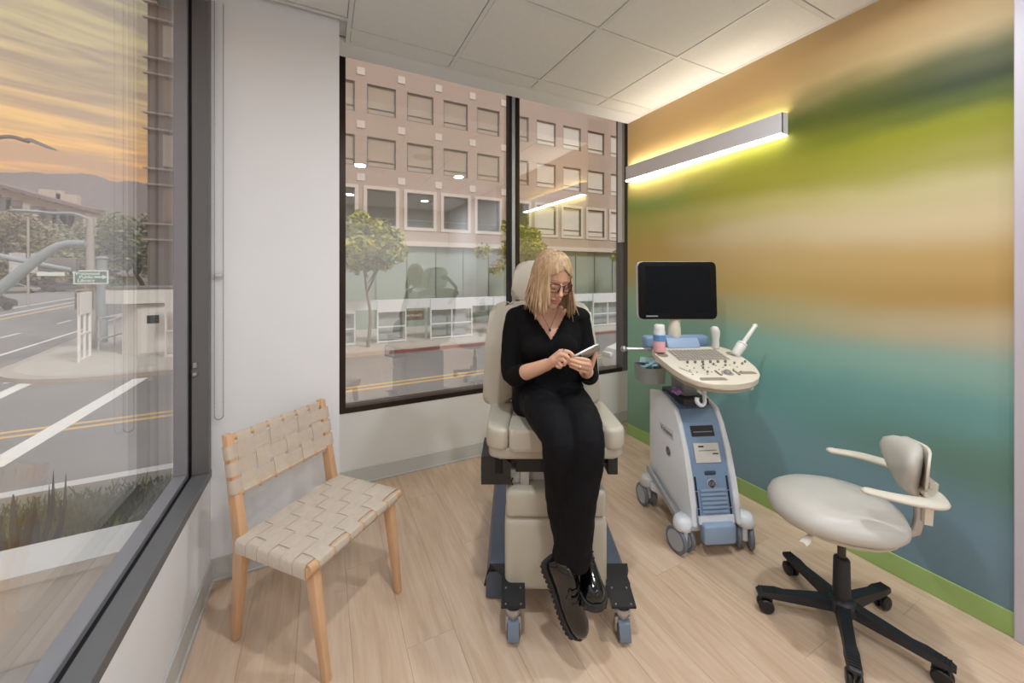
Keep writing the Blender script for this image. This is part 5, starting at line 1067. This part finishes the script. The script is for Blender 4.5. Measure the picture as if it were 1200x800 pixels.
for i, (u, Y, cz, rx, rz, lm) in enumerate(((-12, 62, 5.4, 4.6, 3.8, LF3), (18, 68, 5.4, 4.4, 3.8, LF2), (46, 60, 4.4, 3.8, 3.2, LF3), (70, 69, 4.6, 3.6, 3.2, LF2), (86, 60, 3.8, 3, 2.7, LF2), (30, 54, 2.6, 3, 1.7, LF3), (150, 86, 5.6, 5, 4, LF2), (112, 74, 5.4, 3.6, 3.6, LF2))):
    Y *= 1.6; cz = 1.6*cz-1.77; rx *= 1.6; rz *= 1.6; p = at_y(u, 330, Y); tree(Vector((p.x, Y, G)), 9, (cz, rx, 4, rz), lm, 5000, .42, ('rust-tinged tree at the far left edge below the hillside block', 'dark tree below the left end of the hillside block', 'rust-tinged tree under the middle of the hillside block', 'dark tree under the right end of the hillside block', 'dark tree behind the tall street pole', 'low rust-tinged bush behind the parked cars', 'distant dark tree right of the broad avenue tree', 'tall dark tree just right of the street pole')[i], 20+i, BARK2, .25, 'trees along the avenue')
mb = MB(); mb.bb(-120, -42, 122, 128, G, G+2.2); struct(mb.build('hillside_bank', M('bank_green', '6b6a50', .9, var=.2, vscale=.5), None, 0))
# ---- hillside apartment block and mountains
ab_y = 142; ab = empty('apartment_block', (at_y(20, 250, ab_y).x, ab_y, G)); tag(ab, 'long pale apartment block with dark roof on the hillside above the trees', 'building'); ao = Vector(ab.location)
APW = M('apartment_wall', 'b7aaa0', .85, var=.04, vscale=.3); APR = M('apartment_roof', '7a6560', .85, var=.05); APD = M('apartment_opening', '6a5c58', .7, var=.1)
xa0, xa1 = at_y(-60, 250, ab_y).x, at_y(100, 250, ab_y).x
zt0, zt1 = at_y(0, 219, ab_y).z, at_y(100, 246, ab_y).z
def sl_z(x): t = (x-at_y(0, 250, ab_y).x)/(xa1-at_y(0, 250, ab_y).x); return zt0+(zt1-zt0)*t
nseg = 8
for k in range(nseg):
    xA = xa0+(xa1-xa0)*k/nseg; xB = xa0+(xa1-xa0)*(k+1)/nseg; zA = (sl_z(xA)+sl_z(xB))/2
    mb = MB(); mb.bb(xA-ao.x, xB-ao.x, 0, 8, 0, zA-ao.z); mb.build('wall', APW, ab, 0)
mb = MB(); mb.loft([[Vector((x-ao.x, y, sl_z(x)-ao.z+dz)) for y, dz in ((-1.8, -.1), (9, -.1), (9, 1.4), (-1.8, .7))] for x in (xa0-.5, xa1+.6)]); mb.build('roof', APR, ab, 0)
for u in (-25, -8, 4, 17, 45, 58, 70, 79, 89):
    p = at_y(u, 240, ab_y); w_ = 1.35; h_ = 3.8; z = sl_z(p.x)-4.2-ao.z; mb = MB(); mb.bb(p.x-ao.x-w_, p.x-ao.x+w_, -.25, -.001, z-h_/2, z+h_/2); mb.build('balcony_opening', APD, ab, 0)
for u in (58, 78):
    p = at_y(u, 228, ab_y+3); mb = MB(); mb.bb(p.x-ao.x-2, p.x-ao.x+2, 3, 5, sl_z(p.x)-ao.z-.1, sl_z(p.x)-ao.z+2.9); mb.build('chimney', APW, ab, 0)
ridge = [(-260, 200), (-120, 206), (-60, 204), (0, 202), (20, 203), (36, 201), (52, 203), (70, 204), (88, 203), (108, 204), (122, 209), (136, 214), (146, 212), (160, 213), (175, 215), (230, 222), (330, 240), (470, 262), (620, 280)]
RM = M('mountain_haze', '75655f', .95, var=.05, vscale=.02)
mb = MB(); vv = []
rn = random.Random(11); YM = 640
for i in range(len(ridge)-1):
    for k in range(6):
        t = k/6; u = ridge[i][0]+(ridge[i+1][0]-ridge[i][0])*t; v = ridge[i][1]+(ridge[i+1][1]-ridge[i][1])*t+rn.uniform(-.7, .7); vv.append(at_y(u, v, YM))
mb.loft([[p, p+Vector((0, 120, -30)), Vector((p.x, YM+130, G-5)), Vector((p.x, YM-300, G-5)), Vector((p.x, YM-120, G+(p.z-G)*.45))] for p in vv]); struct(mb.build('mountains', RM, None, 60))
mb = MB(); mb.bb(-700, 500, 140, 700, G-2, G-.3); struct(mb.build('far_ground', M('far_ground', '7c7468', .95), None, 0))
# ---- parked cars by the avenue
def car(p, rz, colm, lab, s=1.0):
    c = empty('parked_car', p, rz); tag(c, lab, 'car')
    prof = [(-2.1, .35), (-2.15, .75), (-1.7, .9), (-1.1, 1.38), (.5, 1.42), (1.2, .95), (2.0, .82), (2.15, .5), (2.1, .3)]
    m_ = Matrix(((1, 0, 0, 0), (0, 0, -1, 0), (0, 1, 0, 0), (0, 0, 0, 1))); mb = MB(); mb.prism([(x*s, z*s) for x, z in prof][::-1], -.85*s, .85*s, m_, .08*s, 2); mb.build('body', colm, c, 40)
    mb = MB(); mb.prism([(x*s, z*s) for x, z in [(-1.35, .93), (-1.0, 1.3), (.45, 1.33), (.98, .95)]][::-1], -.86*s, .86*s, m_); mb.build('side_glass', PANE_D, c, 0)
    mb = MB(); mb.prism([(-1.02*s, 1.335*s), (-1.62*s, .92*s), (-1.65*s, .945*s), (-1.05*s, 1.38*s)], -.7*s, .7*s, m_); mb.prism([(.52*s, 1.38*s), (1.14*s, .97*s), (1.17*s, .99*s), (.55*s, 1.42*s)][::-1], -.7*s, .7*s, m_); mb.build('windscreen', PANE_D, c, 0)
    for x in (-1.35, 1.35):
        for y in (-.8, .8):
            mb = MB(); mb.lathe([(.1*s, -.1*s), (.3*s, -.11*s), (.33*s, 0), (.3*s, .11*s), (.1*s, .1*s)], 16, Matrix.Translation((x*s, y*s, .33*s)) @ Matrix.Rotation(R(90), 4, 'X')); mb.build('wheel', BLKP, c, 50)
    for y in (-.6, .6):
        mb = MB(); mb.box((2.1*s, y*s, .66*s), (.12*s, .36*s, .14*s), .03*s); mb.build('headlight', M('headlight', 'd8d8d4', .2), c, 40)
dc = M('car_dark', '4a4644', .35, var=.03, coat=.5); wcr = M('car_white', 'e3e3e1', .3, var=.01, coat=.5)
p = at_y(78, 335, 86); car(Vector((p.x, 86, G)), R(20), dc, 'dark grey car parked across the avenue under the trees'); p = at_y(64, 335, 84); car(Vector((p.x-3, 82, G)), R(15), M('car_silver', '8c8884', .35, coat=.5), 'silver car parked behind the dark grey car'); p = at_y(-2, 346, 44); car(Vector((p.x-1.2, 44, G)), R(75), dc, 'dark car at the left edge of the avenue')
car(Vector((9.3, 7.7, G)), R(180), wcr, 'white car waiting in the near street at the right end of the back window')
# banners on a thin pole
bp = at_y(33, 300, 50); bo = empty('banner_pole', (bp.x, 50, G)); tag(bo, 'thin pole with two pale street banners beyond the mast arms', 'pole'); mb = MB(); mb.tube([(0, 0, 0), (0, 0, 8)], .08, 8); mb.build('pole', POLE, bo, 50)
for s in (-1, 1): mb = MB(); mb.bb(min(s*.12, s*1.0), max(s*.12, s*1.0), -.02, .02, bp.z-G-1.0, bp.z-G+1.0) if False else mb.bb(min(s*.15, s*1.15), max(s*.15, s*1.15), -.02, .02, at_y(33, 312, 50).z-G-.6, at_y(33, 312, 50).z-G+1.2); mb.build('banner', M('banner_pale', 'b9b6b4', .7, var=.25, vscale=3), bo, 0)
# ---- planter wall, hedge and agave under the left window
PWM = M('planter_white', 'e6e3dc', .8, var=.03, vscale=2)
pl = empty('planter_wall', (-2, 3.2, G)); tag(pl, 'low white rendered planter wall outside the left window', 'planter')
for x0, x1 in ((-4.4, -1.735), (-1.73, -.62)):
    mb = MB(); mb.bb(x0+2, x1+2, -.12, .12, 0, 1.24); mb.build('wall_panel', PWM, pl, 0)
    mb = MB(); mb.bb(x0+2, x1+2, -.16, .16, 1.241, 1.30); mb.build('coping', PWM, pl, 0)
mb = MB(); mb.bb(-4.4, -.62, 2.35, 3.07, G, -.72); struct(mb.build('terrace', M('terrace_stone', 'c7bfb4', .85, var=.05), None, 0))
mb = MB(); mb.bb(-6.5, -.62, 3.33, 4.69, G, -.58); struct(mb.build('planter_soil', M('soil', '5d4f40', .95, var=.2), None, 0))
mb = MB(); mb.bb(-6.5, -.62, 4.7, 4.82, G, -.42); struct(mb.build('planter_kerb', PWM, None, 0))
rn = random.Random(5); vs_, fs_ = [], []
for i in range(18000):
    p = Vector((rn.uniform(-6, -.63), rn.uniform(3.40, 4.64), -.575+.12*rn.random())); a = Vector((rn.gauss(0, .35), rn.gauss(0, .35), 1)).normalized(); b = a.cross(Vector((rn.gauss(0, 1), rn.gauss(0, 1), 0))).normalized(); s = rn.uniform(.03, .06); k = len(vs_); vs_ += [p-b*.006, p+b*.006, p+a*s*1.6+b*.003, p+a*s*1.6-b*.003] if i % 2 else [p-a*s*.5, p+b*s*.3, p+a*s*.5, p-b*s*.3]; fs_.append((k, k+1, k+2, k+3))
me = bpy.data.meshes.new('hedge'); me.from_pydata(vs_, [], fs_); hd = mkobj('ground_cover', me, leafmat('ground_cover_green', '5d6132', '97944f'), None, 0); tag(hd, 'low green ground cover planting behind the planter wall', 'plants'); hd['kind'] = 'stuff'
ag = empty('agave', (-1.72, 3.62, -.58)); tag(ag, 'spiky dark agave plant in the planter at the lower left', 'plant')
for k in range(12):
    a = k*2.4; l_ = .46+.1*(k % 3); e = Vector((math.cos(a)*.16, math.sin(a)*.16, l_)); mb = MB(); mb.tube(catmull([(0, 0, 0), e*.5+Vector((math.cos(a)*.06, math.sin(a)*.06, 0)), e], 3), [.02, .028, .03, .026, .02, .012, .003], 6, .35); mb.build('leaf', M('agave_green', '4a4630', .6, var=.15), ag, 60)
